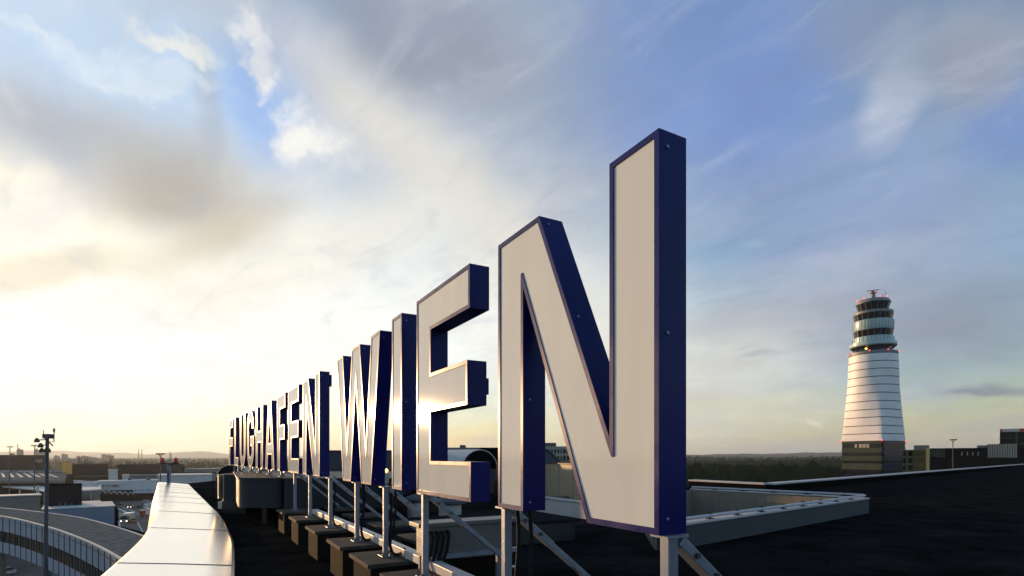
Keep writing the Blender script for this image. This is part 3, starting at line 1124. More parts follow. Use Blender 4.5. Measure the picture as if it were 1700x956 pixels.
for k, ch in enumerate(order):
    w = GLY[ch][0]
    ph = R(A0 + A1 * (s + w / 2))
    xl, yl = x - math.sin(ph) * w * H, y + math.cos(ph) * w * H
    rz = math.atan2(-math.cos(ph), math.sin(ph))
    root = thing('sign_letter', lab[k], 'sign letter', (xl, yl, LETZ), rz, 'letters of the rooftop sign')
    if k in (1, 2):
        root.scale = (1, 1, 1.013)
    if ch not in cache:
        wd, case, trim, face, Ls = letter_meshes(ch)
        o1 = case.build('casing', M_NAVY, root)
        o2 = trim.build('front_trim', M_TRIM, root)
        o3 = face.build('face_panel', M_FACE, root)
        cache[ch] = (o1.data, o2.data, o3.data, Ls)
    else:
        for nm, me in zip(('casing', 'front_trim', 'face_panel'), cache[ch][:3]):
            o = bpy.data.objects.new(nm, me)
            COL.objects.link(o)
            o.parent = root
    # screws on right-facing sides
    if k < 8:
        for l in cache[ch][3]:
            for i in range(len(l)):
                a, b = Vector(l[i]), Vector(l[(i + 1) % len(l)])
                d = b - a
                if d.length < .35 or d.y <= 0.2:
                    continue
                for f_ in ((.04, .5, .96) if d.length > .6 else (.15, .85)):
                    q = a + d * f_
                    nn = Vector((d.y, -d.x)).normalized()
                    if bolt_me is None:
                        o = bolt_mb.build('screw', M_STEEL, root)
                        bolt_me = o.data
                    else:
                        o = bpy.data.objects.new('screw', bolt_me)
                        COL.objects.link(o)
                        o.parent = root
                    o.location = (q.x * H, .022 * H, q.y * H)
                    o.rotation_euler = (0, -math.atan2(nn.y, nn.x), 0)
    if k in (1, 4):
        # small junction boxes on the back of the letter
        for zz in ((.86, .90) if k == 4 else (.88, .46)):
            MB().box(.60 * H if k == 1 else .84 * H, (.60 if k == 1 else .84) * H + .06, .088 * H + .001, .088 * H + .035, zz * H, zz * H + .14).build('junction_box', M_NAVY, root)
    SIGN_FRAMES.append((s, s + w, (x, y), (xl, yl), ph, ch))
    gap = WGAP if ch == 'W' else GAP
    s += w + gap
    ph = R(A0 + A1 * s)
    x, y = xl - math.sin(ph) * gap * H, yl + math.cos(ph) * gap * H

# continuous sign line
LINE = []
for f in SIGN_FRAMES:
    LINE += [f[2], f[3]]


def sign_at(px, off=.044):
    """plan point and direction on the sign line (off*H behind the faces) seen at pixel column px"""
    for i in range(len(LINE) - 1):
        a, b = Vector(LINE[i]), Vector(LINE[i + 1])
        t = (b - a).normalized()
        nrm = Vector((-t.y, t.x)) * -1      # to the back
        for q in range(60):
            p = a.lerp(b, q / 59) + nrm * off * H
            if CX + F * p.x / p.y <= px:
                return p, -t, nrm
    return p, -t, nrm


# ------------------------------------------------------------------ posts, braces and plinths
PLZ = CAMZ - .65 * H
HOUSE_TOP = CAMZ - .564
posts = [
    (1111, 'grey post under the right stem of the nearest N'),
    (842, 'grey post under the left stem of the nearest N'),
    (706, 'grey post under the lower arm of the large E'),
    (641, 'grey post standing between the W and the I'),
    (593, 'grey post under the middle of the W'),
    (549, 'grey post under the right stem of the N left of the W'),
    (515, 'grey post under the left stem of the N left of the W'),
    (490, 'grey post under the small E of the first word'),
    (468, 'short grey post under the middle F on the duct housing'),
    (447.6, 'short grey post under the A on the duct housing'),
    (431, 'short grey post under the H on the duct housing'),
    (417, 'short grey post under the G on the duct housing'),
    (404, 'short grey post under the U on the duct housing'),
    (396, 'grey post under the L near the far end'),
    (389, 'grey post under the farthest F'),
]
PW = .032 * H
plinth_of = {}
for k, (px, lb) in enumerate(posts):
    p, t, nrm = sign_at(px)
    rz = math.atan2(t.y, t.x)
    short = 404 <= px <= 468
    base = HOUSE_TOP + .012 if short else PLZ
    if px < 400:
        base = ROOFZ
    root = thing('sign_post', lb, 'post', (p.x, p.y, base), rz, 'posts carrying the rooftop sign')
    hgt = LETZ - base - .004
    # local frame: x along the reading direction, y to the back
    MB().box(-PW / 2, PW / 2, -PW / 2, PW / 2, .012, hgt).build('post_tube', M_STEEL, root, bevel=.006)
    bpl = MB().box(-.10, .10, -.075, .075, 0, .012).build('base_plate', M_STEEL, root, bevel=.003)
    MB().box(-.06, .06, -.07, .075, hgt - .012, hgt + .001).build('head_plate', M_STEEL, root)
    for bx_, by_ in ((-.075, -.05), (.075, -.05), (.075, .05), (-.075, .05)):
        b = MB()
        b.tube([(bx_, by_, .012), (bx_, by_, .03)], .016, 6)
        b.tube([(bx_, by_, .03), (bx_, by_, .055)], .008, 6)
        b.build('anchor_bolt', M_BOLT, bpl)
    # raking brace in two overlapping channels
    yb = .52 * H
    zb = .05 if not short else .03
    zt = hgt - .03
    if short or px < 400:
        yb = .30 * H
    A = Vector((.0, PW / 2 + .015, zt))
    Bp = Vector((.0, yb, zb))
    mid = A.lerp(Bp, .36)
    if px > 400:
        bh = MB().beam(A, mid, .055, .085, up=(1, 0, 0)).build('brace_head', M_STEEL, root, bevel=.004)
        MB().beam(A.lerp(Bp, .30), Bp, .046, .066, up=(1, 0, 0)).build('brace', M_STEEL, root, bevel=.004)
        if not short:
            for f_ in (.10, .24):
                q = A.lerp(Bp, f_)
                MB().tube([(q.x + .04, q.y, q.z), (q.x + .06, q.y, q.z)], .016, 6).build('brace_bolt', M_BOLT, bh)
            MB().box(-.05, .05, yb - .05, yb + .09, 0, .012).build('brace_foot', M_STEEL, root, bevel=.003)
    # plinths
    if not short and px > 480:
        nmz = lb.replace('grey post', '').strip()
        for row in (0, 1):
            if row == 1 and px in (706,):
                continue
            c = p + nrm * (.0 if row == 0 else yb + .02)
            lbl = ('front plinth of the post ' if row == 0 else 'rear plinth of the post ') + nmz
            pr = thing('concrete_plinth', lbl, 'plinth', (c.x, c.y, ROOFZ), rz, 'plinths under the sign')
            wx = .235 * H if row == 0 else .20 * H
            y0, y1 = (-.18 * H, .20 * H) if row == 0 else (-.15 * H, .22 * H)
            hh = PLZ - ROOFZ
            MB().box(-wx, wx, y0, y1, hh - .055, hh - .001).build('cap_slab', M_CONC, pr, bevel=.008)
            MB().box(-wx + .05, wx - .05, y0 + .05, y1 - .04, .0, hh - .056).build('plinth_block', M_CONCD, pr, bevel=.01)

# white cable duct lying along the plinths
pts = []
for px in (505, 530, 560, 600, 650, 700, 780, 860, 960):
    p, t, nrm = sign_at(px)
    pts.append(p + nrm * .115 * H)
duct = thing('cable_duct', 'long white cable duct lying behind the front posts', 'duct', (pts[0].x, pts[0].y, PLZ))
for a, b in zip(pts[:-1], pts[1:]):
    MB().beam((a.x, a.y, PLZ + .055), (b.x, b.y, PLZ + .055), .13, .10).build('duct_length', M_WHITE2, duct, world=True, bevel=.006)

# cables hanging from the letters
def cable(pts, r, label):
    P = [Vector(p) for p in pts]
    P = [P[0] * 2 - P[1]] + P + [P[-1] * 2 - P[-2]]
    res = []
    for i in range(1, len(P) - 2):
        for k in range(7):
            t = k / 7
            a, b, c, d = P[i - 1:i + 3]
            res.append(.5 * ((2 * b) + (c - a) * t + (2 * a - 5 * b + 4 * c - d) * t * t + (3 * b - a - 3 * c + d) * t ** 3))
    res.append(P[-2])
    mb = MB().tube(res, r, 7)
    o = mb.build('power_cable', M_BLACK, None, smooth=True)
    tag(o, label, 'cable', 'cables hanging below the sign')
    return o


def cable_at(px, s1, s2, label, foot=None):
    p, t, nrm = sign_at(px, .055)
    P = lambda a, b, z: Vector((p.x + t.x * a + nrm.x * b, p.y + t.y * a + nrm.y * b, z))
    cable([P(s1, .05, LETZ + .02), P(s1 + .01, .06, LETZ - .25), P((s1 + s2) / 2, .05, LETZ - .55), P(s2, .03, PLZ + .16), P(s2 + .02, .07, PLZ + .03), P(s2 + .1, .14, PLZ + .035), P(s2 + .17, .17, PLZ + .11)], .016, label)


cable_at(842, .07, .05, 'black cable beside the post under the left stem of nearest N')
cable_at(842, .26, .30, 'black cable hanging straight below the left stem of nearest N')
cable_at(641, .06, .08, 'black cable looping onto the plinth between W and I')
cable_at(641, .24, .12, 'outer black cable below the letter I')
cable_at(593, .13, .12, 'black cable below the right foot of the W')
cable_at(593, .19, .15, 'second black cable below the right foot of the W')
cable_at(549, .08, .07, 'black cable below the N left of the W')

# electrical cabinet behind the post of the large E
p, t, nrm = sign_at(702, .10)
cabz0, cabz1 = CAMZ - .58 * H, CAMZ - .385 * H
cab = thing('electrical_cabinet', 'grey electrical cabinet with vent holes beside the post of the large E', 'cabinet', (p.x, p.y, ROOFZ), math.atan2(t.y, t.x))
o_ = ROOFZ
cbd = MB().box(-.22, 0, 0, 1.15, cabz0 - o_, cabz1 - o_ - .05).build('cabinet_body', M_CAB, cab, bevel=.008)
MB().box(-.30, .04, -.06, 1.22, cabz1 - o_ - .048, cabz1 - o_).build('lid', M_CAB, cab, bevel=.006)
for lx in (-.19, -.03):
    for ly in (.05, 1.08):
        MB().box(lx - .025, lx + .025, ly - .025, ly + .025, 0, cabz0 - o_ - .001).build('leg', M_STEEL, cab)
MB().box(.002, .045, .15, 1.25, cabz0 - o_ - .03, cabz0 - o_ + .025).build('support_rail', M_STEEL, cab)
M_VENT = mat('vent_insert', (0.75, 0.72, 0.62), 0.4, var=0.1)
for g in (0, 1):
    for r_ in range(5):
        for c_ in range(3):
            zz = cabz0 - o_ + (.05 if g == 0 else .225) + r_ * .023
            xx = -.185 + c_ * .055
            MB().box(xx, xx + .04, -.004, .002, zz, zz + .014).build('vent_slot', M_VENT, cbd)
for j in range(4):
    mb = MB()
    yy = .10 + .065 * j
    top = cabz1 - o_ - .11
    P = [Vector((.0, yy, top)), Vector((.04, yy, top)), Vector((.075, yy - .005, top - .05)), Vector((.08, yy - .03, top - .2)), Vector((.07, yy - .09, top - .38)), Vector((.06, yy - .15, top - .52))]
    mb.tube(P, .020, 8)
    mb.build('supply_cable', M_BLACK, cab, smooth=True)

# ------------------------------------------------------------------ rooftop plant
hp = [(-7.1, 14.2), (-6.6, 14.0), (-3.05, 14.0), (-4.4, 20.0), (-10.2, 20.0), (-10.25, 19.7)]
hz0, hz1 = CAMZ - 1.34, HOUSE_TOP
house = thing('duct_housing', 'big dark grey rounded duct housing below the far letters', 'duct', (-6, 16, ROOFZ))


def rounded_poly(poly, r, n=6):
    res = []
    k = len(poly)
    for i in range(k):
        a, b, c = [Vector(q) for q in (poly[i - 1], poly[i], poly[(i + 1) % k])]
        u, v = (a - b), (c - b)
        q = min(r, u.length * .45, v.length * .45)
        p0, p1 = b + u.normalized() * q, b + v.normalized() * q
        for j in range(n + 1):
            t = j / n
            res.append(tuple((1 - t) ** 2 * p0 + 2 * t * (1 - t) * b + t * t * p1))
    return res


hl = [(-7.1, 14.15), (-5.90, 14.02), (-6.9, 20.0), (-10.2, 20.0)]
hr = [(-5.88, 14.02), (-3.05, 14.0), (-4.4, 20.0), (-6.88, 20.0)]
for nm, pl in (('left_section', hl), ('right_section', hr)):
    rp = rounded_poly(pl, .35 if nm == 'left_section' else .12)
    MB().prism(rp, hz0, hz1 - .05).build('casing', M_DUCT, house, world=True, smooth=True)
    rp2 = [(q[0] * 1.0 + (q[0] + 6) * .012, q[1] + (q[1] - 16) * .012) for q in rp]
    MB().prism(rp2, hz1 - .048, hz1).build('cover', M_DUCT, house, world=True, smooth=True)
for (lx, ly) in ((-6.6, 14.6), (-3.6, 14.6), (-6.9, 19.4), (-9.3, 19.4), (-4.9, 19.4)):
    MB().box(lx - .06, lx + .06, ly - .06, ly + .06, ROOFZ, hz0).build('support_leg', M_DUCTD, house, world=True)

# air intake with a lit louvred end, left of the housing
iw = thing('air_intake', 'dark air intake cowl with sunlit louvre end beside the white parapet', 'duct', (xat(375, 17), 17, ROOFZ))
Yc = 17.0
x0, x1 = xat(368, Yc), xat(402, Yc)
MB().prism(rounded_poly([(x0, Yc), (x1, Yc), (x1 - .6, Yc + 2.2), (x0 - .6, Yc + 2.2)], .12), zat(832, Yc), zat(788, Yc)).build('cowl_body', M_DUCT, iw, world=True, smooth=True)
for j in range(2):
    xx = xat(358 + 8 * j, Yc)
    MB().prism(rounded_poly([(xx, Yc + .1), (xx + .11, Yc - .02), (xx - .25, Yc + 1.9), (xx - .36, Yc + 2.0)], .03), zat(828 + 3 * j, Yc), zat(788, Yc)).build('louvre_blade', M_LOUV, iw, world=True)
MB().box(x0 - .28, x0 - .02, Yc + .3, Yc + .9, zat(846, Yc), zat(834, Yc)).build('drain_box', M_LOUV, iw, world=True)
MB().box(x0 - .1, x1, Yc + .2, Yc + 1.9, ROOFZ, zat(833, Yc)).build('plinth', M_DUCTD, iw, world=True)


def vault(name, label, cat, px0, px1, py_top, py_base, Y, depth, m_shell, m_end, ang=0.0, shell_t=.05, n=14, base_to=None, bands=3):
    """half-barrel hood: shell in lengths, closed dark end, standing on the roof"""
    r = (xat(px1, Y) - xat(px0, Y)) / 2
    cx = (xat(px1, Y) + xat(px0, Y)) / 2
    zb = zat(py_base, Y)
    hh = zat(py_top, Y) - zb
    root = thing(name, label, cat, (cx, Y, ROOFZ), ang)
    z0 = zb - ROOFZ
    for b in range(bands):
        ya, yb_ = depth * b / bands + .01, depth * (b + 1) / bands - .01
        vs, fs = [], []
        for yy in (ya, yb_):
            for q in range(n + 1):
                a = math.pi * q / n
                for rr in (1.0, 1 - shell_t / r):
                    vs.append((-r * rr * math.cos(a), yy, z0 + hh * rr * math.sin(a)))
        m_ = 2 * (n + 1)
        for q in range(n):
            i = 2 * q
            fs += [(i, i + 2, m_ + i + 2, m_ + i), (i + 1, m_ + i + 1, m_ + i + 3, i + 3), (i, i + 1, i + 3, i + 2), (m_ + i, m_ + i + 2, m_ + i + 3, m_ + i + 1)]
        MB().raw(vs, fs).build('shell', m_shell, root, smooth=True, fix=True)
    for yy in (.06, depth - .06):
        vs = [(0, yy, z0)] + [(-r * .97 * math.cos(math.pi * q / n), yy, z0 + hh * .97 * math.sin(math.pi * q / n)) for q in range(n + 1)]
        vs2 = [(v[0], v[1] + .03, v[2]) for v in vs]
        k_ = len(vs)
        fs = [(0, q, q + 1) for q in range(1, k_ - 1)] + [(k_, k_ + q + 1, k_ + q) for q in range(1, k_ - 1)]
        MB().raw(vs + vs2, fs).build('end_plate', m_end, root, fix=False)
    MB().box(-r, r, 0, depth, 0, z0 - .002).build('base', M_DUCTD, root)
    return root


vault('barrel_hood', 'arched dark hood with bright rim behind the farthest letters', 'hood', 358, 408, 771, 792, 24.0, 1.6, M_LOUV, M_CHAR, bands=2)
vault('barrel_hood', 'white arched rooftop hood with black mouth seen through the large E', 'hood', 754, 842, 746, 779, 26.0, 4.5, M_LIGHTW, M_DARK, ang=R(50), bands=4)
vault('barrel_hood', 'grey round ended duct hood seen between the legs of the nearest N', 'hood', 850, 940, 742, 803, 21.0, 4.0, M_WALLBL, M_WALLBL, ang=R(12), bands=2)
# black flared outlet over the white hood
Yb = 29.0
fl = thing('exhaust_outlet', 'black flared exhaust outlet right of the white arched hood', 'duct', (xat(822, Yb), Yb, ROOFZ))
xa, xb = xat(804, Yb), xat(850, Yb)
MB().prism([(xa, Yb), (xb, Yb), (xb, Yb + 2), (xa, Yb + 2)], zat(775, Yb), zat(743, Yb), [(xat(797, Yb), Yb - .2), (xb, Yb - .2), (xb, Yb + 2.2), (xat(797, Yb), Yb + 2.2)]).build('hood', M_DARK, fl, world=True)
MB().box(xa, xb, Yb, Yb + 2, ROOFZ, zat(775, Yb) - .005).build('shaft', M_DARK, fl, world=True)
for j, yy in enumerate((774, 784, 795, 806)):
    MB().box(xat(806, Yb - .1), xat(850, Yb - .1), Yb - .14, Yb - .02, zat(yy + 2.2, Yb), zat(yy, Yb)).build('white_fin', M_WHITE2, fl, world=True)

# beige screen panels behind the N, standing parallel to the sign
SD = Vector((math.sin(R(30)), -math.cos(R(30)), 0))


def screen(label, px0, Y0, spans, py_top, mats, rail=True):
    o0 = Vector((xat(px0, Y0), Y0, 0))
    root = thing('screen_wall', label, 'screen', (o0.x, o0.y, ROOFZ))
    zt = zat(py_top, Y0)
    for (a, b), mm in zip(spans, mats):
        p0, p1 = o0 + SD * a, o0 + SD * b
        MB().beam((p0.x, p0.y, (ROOFZ + zt) / 2), (p1.x, p1.y, (ROOFZ + zt) / 2), .06, zt - ROOFZ - .02).build('panel', mm, root, world=True, bevel=.008)
    if rail:
        p0, p1 = o0 + SD * (spans[0][0] - .05), o0 + SD * (spans[-1][1] + .05)
        MB().beam((p0.x, p0.y, zt + .02), (p1.x, p1.y, zt + .02), .10, .035).build('top_rail', M_DUCTD, root, world=True)
    return root


screen('screen of beige metal panels seen under the diagonal of the nearest N', 904, 20.5, [(0, .1), (.17, .92), (.99, 1.78), (1.85, 2.7)], 769.5, [M_LOUV2] * 4)
screen('upper beige and blue screen just below the terrace building', 914, 24.5, [(0, .75), (.82, 1.7), (1.78, 2.8)], 764, [M_LOUV2, M_LOUV2, M_BLUEW])

# grey plant room behind the gap between the two words
Yp = 25.0
pl = thing('plant_room', 'grey blue plant room behind the gap between the two words', 'plant room', (xat(600, Yp), Yp, ROOFZ))
MB().box(xat(541, Yp), xat(668, Yp), Yp, Yp + 3.5, ROOFZ, zat(749, Yp)).build('wall', M_WALLBL, pl, world=True)
MB().box(xat(540, Yp), xat(669, Yp), Yp - .06, Yp + 3.6, zat(749, Yp) + .002, zat(747.4, Yp)).build('roof_edge', M_DUCTD, pl, world=True)
MB().box(xat(553, Yp), xat(560, Yp), Yp - .12, Yp - .004, zat(789, Yp), zat(781, Yp)).build('vent_box', M_BLACK, pl, world=True)
# warm lamp between W and I
q = at(641.5, 781, 13.0)
lp = thing('bulkhead_lamp', 'small glowing yellow lamp between the W and the I', 'lamp', (q.x, q.y, ROOFZ))
MB().lathe([(.001, -.045), (.03, -.03), (.042, 0), (.03, .03), (.001, .045)], (0, 0, q.z - ROOFZ), 12).build('bulb', M_WARMLIT, lp, smooth=True)
MB().lathe([(.05, -.30), (.075, -.10), (.075, -.06), (.02, -.05)], (0, 0, q.z - ROOFZ), 14).build('lamp_base', M_WHITE2, lp, smooth=True)
MB().tube([(0, 0, 0), (0, 0, q.z - ROOFZ - .3)], .03, 8).build('stand', M_STEEL, lp)
# low flues and cowls behind the plinths
for (px, py, Yq, rr, hh, lb) in ((553, 862, 15.5, .14, .75, 'bent pale flue pipe on the dark roof behind the N and W'),
                                 (747, 862, 13.5, .28, .62, 'short round roof cowl seen below the lower arm of large E'),
                                 (690, 850, 15.0, .22, .55, 'short round roof cowl behind the post of the large E')):
    X = xat(px, Yq)
    fr = thing('roof_cowl', lb, 'cowl', (X, Yq, ROOFZ))
    MB().lathe([(rr * 1.4, 0), (rr * 1.4, .05), (rr, .07), (rr, hh)], (0, 0, 0), 18).build('flue', M_WHITE2, fr, smooth=True)
    MB().lathe([(rr * 1.5, hh + .04), (rr * 1.5, hh + .10), (rr * .6, hh + .2), (.01, hh + .22)], (0, 0, 0), 18).build('rain_cap', M_WALLBL, fr, smooth=True)
    MB().tube([(0, 0, hh - .02), (0, 0, hh + .05)], rr * .6, 10).build('stem', M_DUCTD, fr)
# low dark plant deck behind the cabinet
dk = thing('plant_deck', 'low dark roof upstand behind the electrical cabinet', 'upstand', (-1.0, 11.5, ROOFZ), R(-62) + math.pi / 2)
MB().box(-2.4, 2.2, -.9, .9, 0, .42).build('upstand', M_DUCTD, dk, bevel=.02)
MB().box(-2.46, 2.26, -.96, .96, .425, .48).build('cover', M_CHAR, dk, bevel=.01)

# ------------------------------------------------------------------ obstacle lamps at the end of the parapet
Yl = 31.4
lp = thing('obstacle_lamp_stand', 'stand with two red obstacle lamps at the end of white parapet', 'lamp', (xat(280.5, Yl), Yl, ZO))
lz = lambda py: zat(py, Yl) - ZO
MB().beam((0, 0, -.05), (0, 0, lz(773)), .15, .15, up=(1, 0, 0)).build('stand_post', M_STEEL, lp)
MB().beam((0, -.06, -.05), (0, -.06, lz(782)), .075, .06, up=(1, 0, 0)).build('cable_cover', M_BLACK, lp)
MB().beam((xat(266, Yl) - xat(280.5, Yl), 0, lz(769.5)), (xat(296, Yl) - xat(280.5, Yl), 0, lz(769.5)), .18, .06).build('cross_arm', M_DUCTD, lp)
MB().tube([(.02, .05, lz(770)), (.02, .05, lz(748))], .012, 6).build('aerial', M_STEEL, lp)
MB().tube([(.085, .05, lz(770)), (.085, .05, lz(752))], .022, 6).build('aerial', M_STEEL, lp)
for px in (269.5, 292):
    cx = xat(px, Yl) - xat(280.5, Yl)
    col_ = MB().lathe([(.19, lz(769)), (.19, lz(768)), (.10, lz(767.6))], (cx, 0, 0), 14).build('lamp_collar', M_DUCTD, lp)
    MB().lathe([(.108, lz(767.5)), (.115, lz(764)), (.105, lz(761.5)), (.068, lz(760)), (.005, lz(759.3))], (cx, 0, 0), 16).build('red_lens', M_RED, col_, smooth=True)
# ------------------------------------------------------------------ control tower
def build_tower():
    Y = 275.0
    AZT = math.atan2(1449.5 - CX, F)
    px_m = Y / F * math.cos(AZT)         # a round thing off the axis looks wider
    cx = xat(1449.5, Y)
    root = thing('control_tower', 'white tapering airport control tower with dark glass cab and red lights', 'tower', (cx, Y, 0))
    Z = lambda py: zat(py, Y)
    NSEG = 96
    rot = R(-90 + 14.5) - AZT                     # one corner towards the roof, a little right
    Rb = 55.8 * px_m

    def square_r(phi, half_diag):
        a = (phi - rot) % (math.pi / 2)
        a = min(a, math.pi / 2 - a)         # angle to the nearest corner
        flat_d = half_diag / math.sqrt(2)
        r = flat_d / math.cos(math.pi / 4 - a)
        return min(r, half_diag * .985)

    def section(t, grow=0.0):
        """t = 0 at the base of the white cone, 1 at its top"""
        hw = 54.0 + (41.3 - 54.0) * (1 - (1 - t) ** 1.25)
        k = max(0.0, 1 - t * 1.25) ** .8
        res = []
        for j in range(NSEG):
            ph = 2 * math.pi * j / NSEG
            sq = square_r(ph, hw / math.cos(R(14.5)) * px_m)
            ci = hw * px_m
            r = sq * k + ci * (1 - k) + grow
            res.append((r * math.cos(ph), r * math.sin(ph)))
        return res

    def ring(name, m_, secs, zs, inner=None):
        vs, fs = [], []
        n = NSEG
        for s_, z in zip(secs, zs):
            vs += [(p[0], p[1], z) for p in s_]
        for i in range(len(secs) - 1):
            for j in range(n):
                fs.append((i * n + j, i * n + (j + 1) % n, (i + 1) * n + (j + 1) % n, (i + 1) * n + j))
        fs.append(tuple(range(n))[::-1])
        fs.append(tuple((len(secs) - 1) * n + j for j in range(n)))
        return MB().raw(vs, fs).build(name, m_, root, smooth=True)

    def two_tone(o):
        # the side right of the near corner is clad in blue glass
        o.data.materials.append(M_BLUEGL)
        for p in o.data.polygons:
            a = (math.atan2(p.center.y, p.center.x) - rot) % (2 * math.pi)
            if a < math.pi / 2 and len(p.vertices) == 4:
                p.material_index = 1

    seams = [733, 721, 708, 694.5, 681.8, 668.3, 655, 642, 629, 616.3, 604, 591]
    zt, zb = Z(591), Z(733)
    for a, b in zip(seams[:-1], seams[1:]):
        z0, z1 = Z(a) + .20, Z(b) - .20
        zz = [z0, (z0 + z1) / 2, z1]
        ring('membrane_band', M_TOWERW, [section((q - zb) / (zt - zb)) for q in zz], zz)
    zz = np.linspace(zb, zt, 9)
    ring('shaft_core', M_TOWERG, [section((q - zb) / (zt - zb), -.22) for q in zz], list(zz))
    # glazed lower storeys
    base_s = [(square_r(2 * math.pi * j / NSEG, Rb * .985) * math.cos(2 * math.pi * j / NSEG), square_r(2 * math.pi * j / NSEG, Rb * .985) * math.sin(2 * math.pi * j / NSEG)) for j in range(NSEG)]
    big = [(p[0] * 1.012, p[1] * 1.012) for p in base_s]
    ring('lower_glazing', M_GLASSB, [base_s, base_s], [0, zb - .05])
    ys = [(733.5, 737), (744, 751), (757, 764.5), (769, 779)]
    for a, b in ys:
        two_tone(ring('spandrel_band', M_SPAN, [big, big], [Z(b), Z(a)]))
    zq = Z(779) - 4
    while zq > 3:
        two_tone(ring('spandrel_band', M_SPAN, [big, big], [zq - 2.2, zq]))
        zq -= 4
    # a few lit blinds in the top row
    cnr = Vector((math.cos(rot), math.sin(rot))) * Rb * .985
    lft = Vector((math.cos(rot - math.pi / 2), math.sin(rot - math.pi / 2))) * Rb * .985
    d = (lft - cnr)
    nn = Vector((d.y, -d.x)).normalized()
    if nn.dot(cnr) < 0:
        nn = -nn
    for f0, f1 in ((.30, .36), (.38, .46), (.48, .55), (.60, .66)):
        a, b = cnr + d * f0 + nn * .1, cnr + d * f1 + nn * .1
        vs = [(a.x, a.y, Z(743.5)), (b.x, b.y, Z(743.5)), (b.x, b.y, Z(737.3)), (a.x, a.y, Z(737.3))]
        vs += [(q[0] - nn.x * .08, q[1] - nn.y * .08, q[2]) for q in vs]
        MB().raw(vs, [(0, 1, 2, 3), (7, 6, 5, 4), (0, 4, 5, 1), (1, 5, 6, 2), (2, 6, 7, 3), (3, 7, 4, 0)]).build('window_blind', M_TERR, root, fix=True)

    def drum(name, m_, prof, n=64, smooth=True):
        """prof: (half width px, py)"""
        return MB().lathe([(w * px_m, Z(y)) for w, y in prof], (0, 0, 0), n).build(name, m_, root, smooth=smooth)

    drum('gallery', M_TGREY, [(41.5, 590.8), (41.8, 589), (41.8, 586.5), (36, 586.2)])
    drum('gallery_soffit', M_TGLASS, [(34, 586), (33, 582), (37, 578.5), (39, 577.2)])
    drum('deck', M_TGREEN, [(38.6, 577), (40, 575.5), (40, 570.5), (36, 569.8), (34.5, 569.6)])
    drum('balustrade', M_TGREEN, [(34.6, 569.4), (34.6, 561.5), (34, 561.2)])
    drum('window_band', M_TGLASS, [(31.5, 561), (33.6, 550.4)])
    drum('light_drum', M_TGREEN, [(34, 550.2), (34.4, 549.5), (34.4, 534.5), (33.8, 534)])
    drum('window_band', M_TGLASS, [(31, 533.8), (33.4, 523.4)])
    drum('slab', M_TGREY, [(33.8, 523.2), (34, 522), (33.6, 519.2), (29, 518.2)])
    drum('cab_window', M_TGLASS, [(24.5, 518), (28.6, 505.4)])
    drum('cab_roof', M_TGREY, [(29.6, 505.2), (29.8, 503.8), (27, 500), (26.5, 499.2)])
    # mullions: slim posts standing proud of the glass
    for (w0, y0, w1, y1, n, m_) in ((24.7, 518, 28.9, 505.4, 16, M_TGREY), (31.2, 533.8, 33.7, 523.4, 20, M_TGREY), (31.7, 561, 33.8, 550.4, 20, M_TGREY), (34.55, 549.4, 34.55, 534.6, 36, M_TGREY), (34.75, 569, 34.75, 562, 30, M_TGREY)):
        for j in range(n):
            a = 2 * math.pi * (j + .3) / n
            if math.sin(a + AZT) > .25:
                continue
            ca, sa = math.cos(a), math.sin(a)
            MB().beam((w0 * px_m * ca, w0 * px_m * sa, Z(y0) + .02), (w1 * px_m * ca, w1 * px_m * sa, Z(y1) - .02), .16, .12, up=(ca, sa, 0)).build('mullion', m_, min((o for o in root.children if o.name.split('.')[0] in ('cab_window', 'window_band', 'light_drum', 'balustrade')), key=lambda o: abs(sum(v.co.z for v in o.data.vertices) / len(o.data.vertices) - (Z(y0) + Z(y1)) / 2)))
    # mast head, radar
    drum('radar_base', M_TGREY, [(5, 499), (4, 494), (3.6, 488), (6.2, 486.5), (6.4, 484.5), (3, 483.2)], 20)
    MB().beam((-10 * px_m * math.cos(AZT), 10 * px_m * math.sin(AZT), Z(482)), (10 * px_m * math.cos(AZT), -10 * px_m * math.sin(AZT), Z(482)), .5, .28).build('radar_bar', M_TGREY, root)
    for dx, hh in ((-19, 8), (-12, 6), (13, 8), (18, 13), (8, 5)):
        MB().tube([(dx * px_m * math.cos(AZT), -dx * px_m * math.sin(AZT) - 1, Z(499.2)), (dx * px_m * math.cos(AZT), -dx * px_m * math.sin(AZT) - 1, Z(499.2 - hh))], .07, 6).build('aerial', M_TGREY, root)
    # red lights
    spots = []
    for (w, y, angs) in ((27.0, 498.5, (200, 235, 295, 325, 180)), (42.3, 587.5, (181, 212, 262, 305, 359)), (0, 0, ())):
        for a in angs:
            spots.append((w * px_m * math.cos(R(a) - AZT), w * px_m * math.sin(R(a) - AZT), Z(y) + .3))
    spots.append((0, -1.6, Z(485.5)))
    for j in (0, 1, 3):
        a = rot + j * math.pi / 2
        spots.append((Rb * 1.0 * math.cos(a), Rb * 1.0 * math.sin(a), Z(732)))
    for q in spots:
        MB().lathe([(.05, -.32), (.28, -.15), (.28, .15), (.05, .32)], q, 8).build('red_light', M_REDLIT, root)
    for a in (252, 318):
        q = (37 * px_m * math.cos(R(a) - AZT), 37 * px_m * math.sin(R(a) - AZT), Z(582.5))
        MB().lathe([(.05, -.4), (.42, -.2), (.42, .2), (.05, .4)], q, 10).build('floodlight', M_WARMLIT if a == 252 else M_TOWERW, root)


build_tower()


# ------------------------------------------------------------------ buildings with windows
def facing(px, Y):
    """turn of a front square to the line of sight at column px, and the map from columns to local x"""
    az = math.atan2(px - CX, F)
    rng_ = Y / math.cos(az)
    return -az, (lambda q: rng_ * math.tan(math.atan2(q - CX, F) - az))


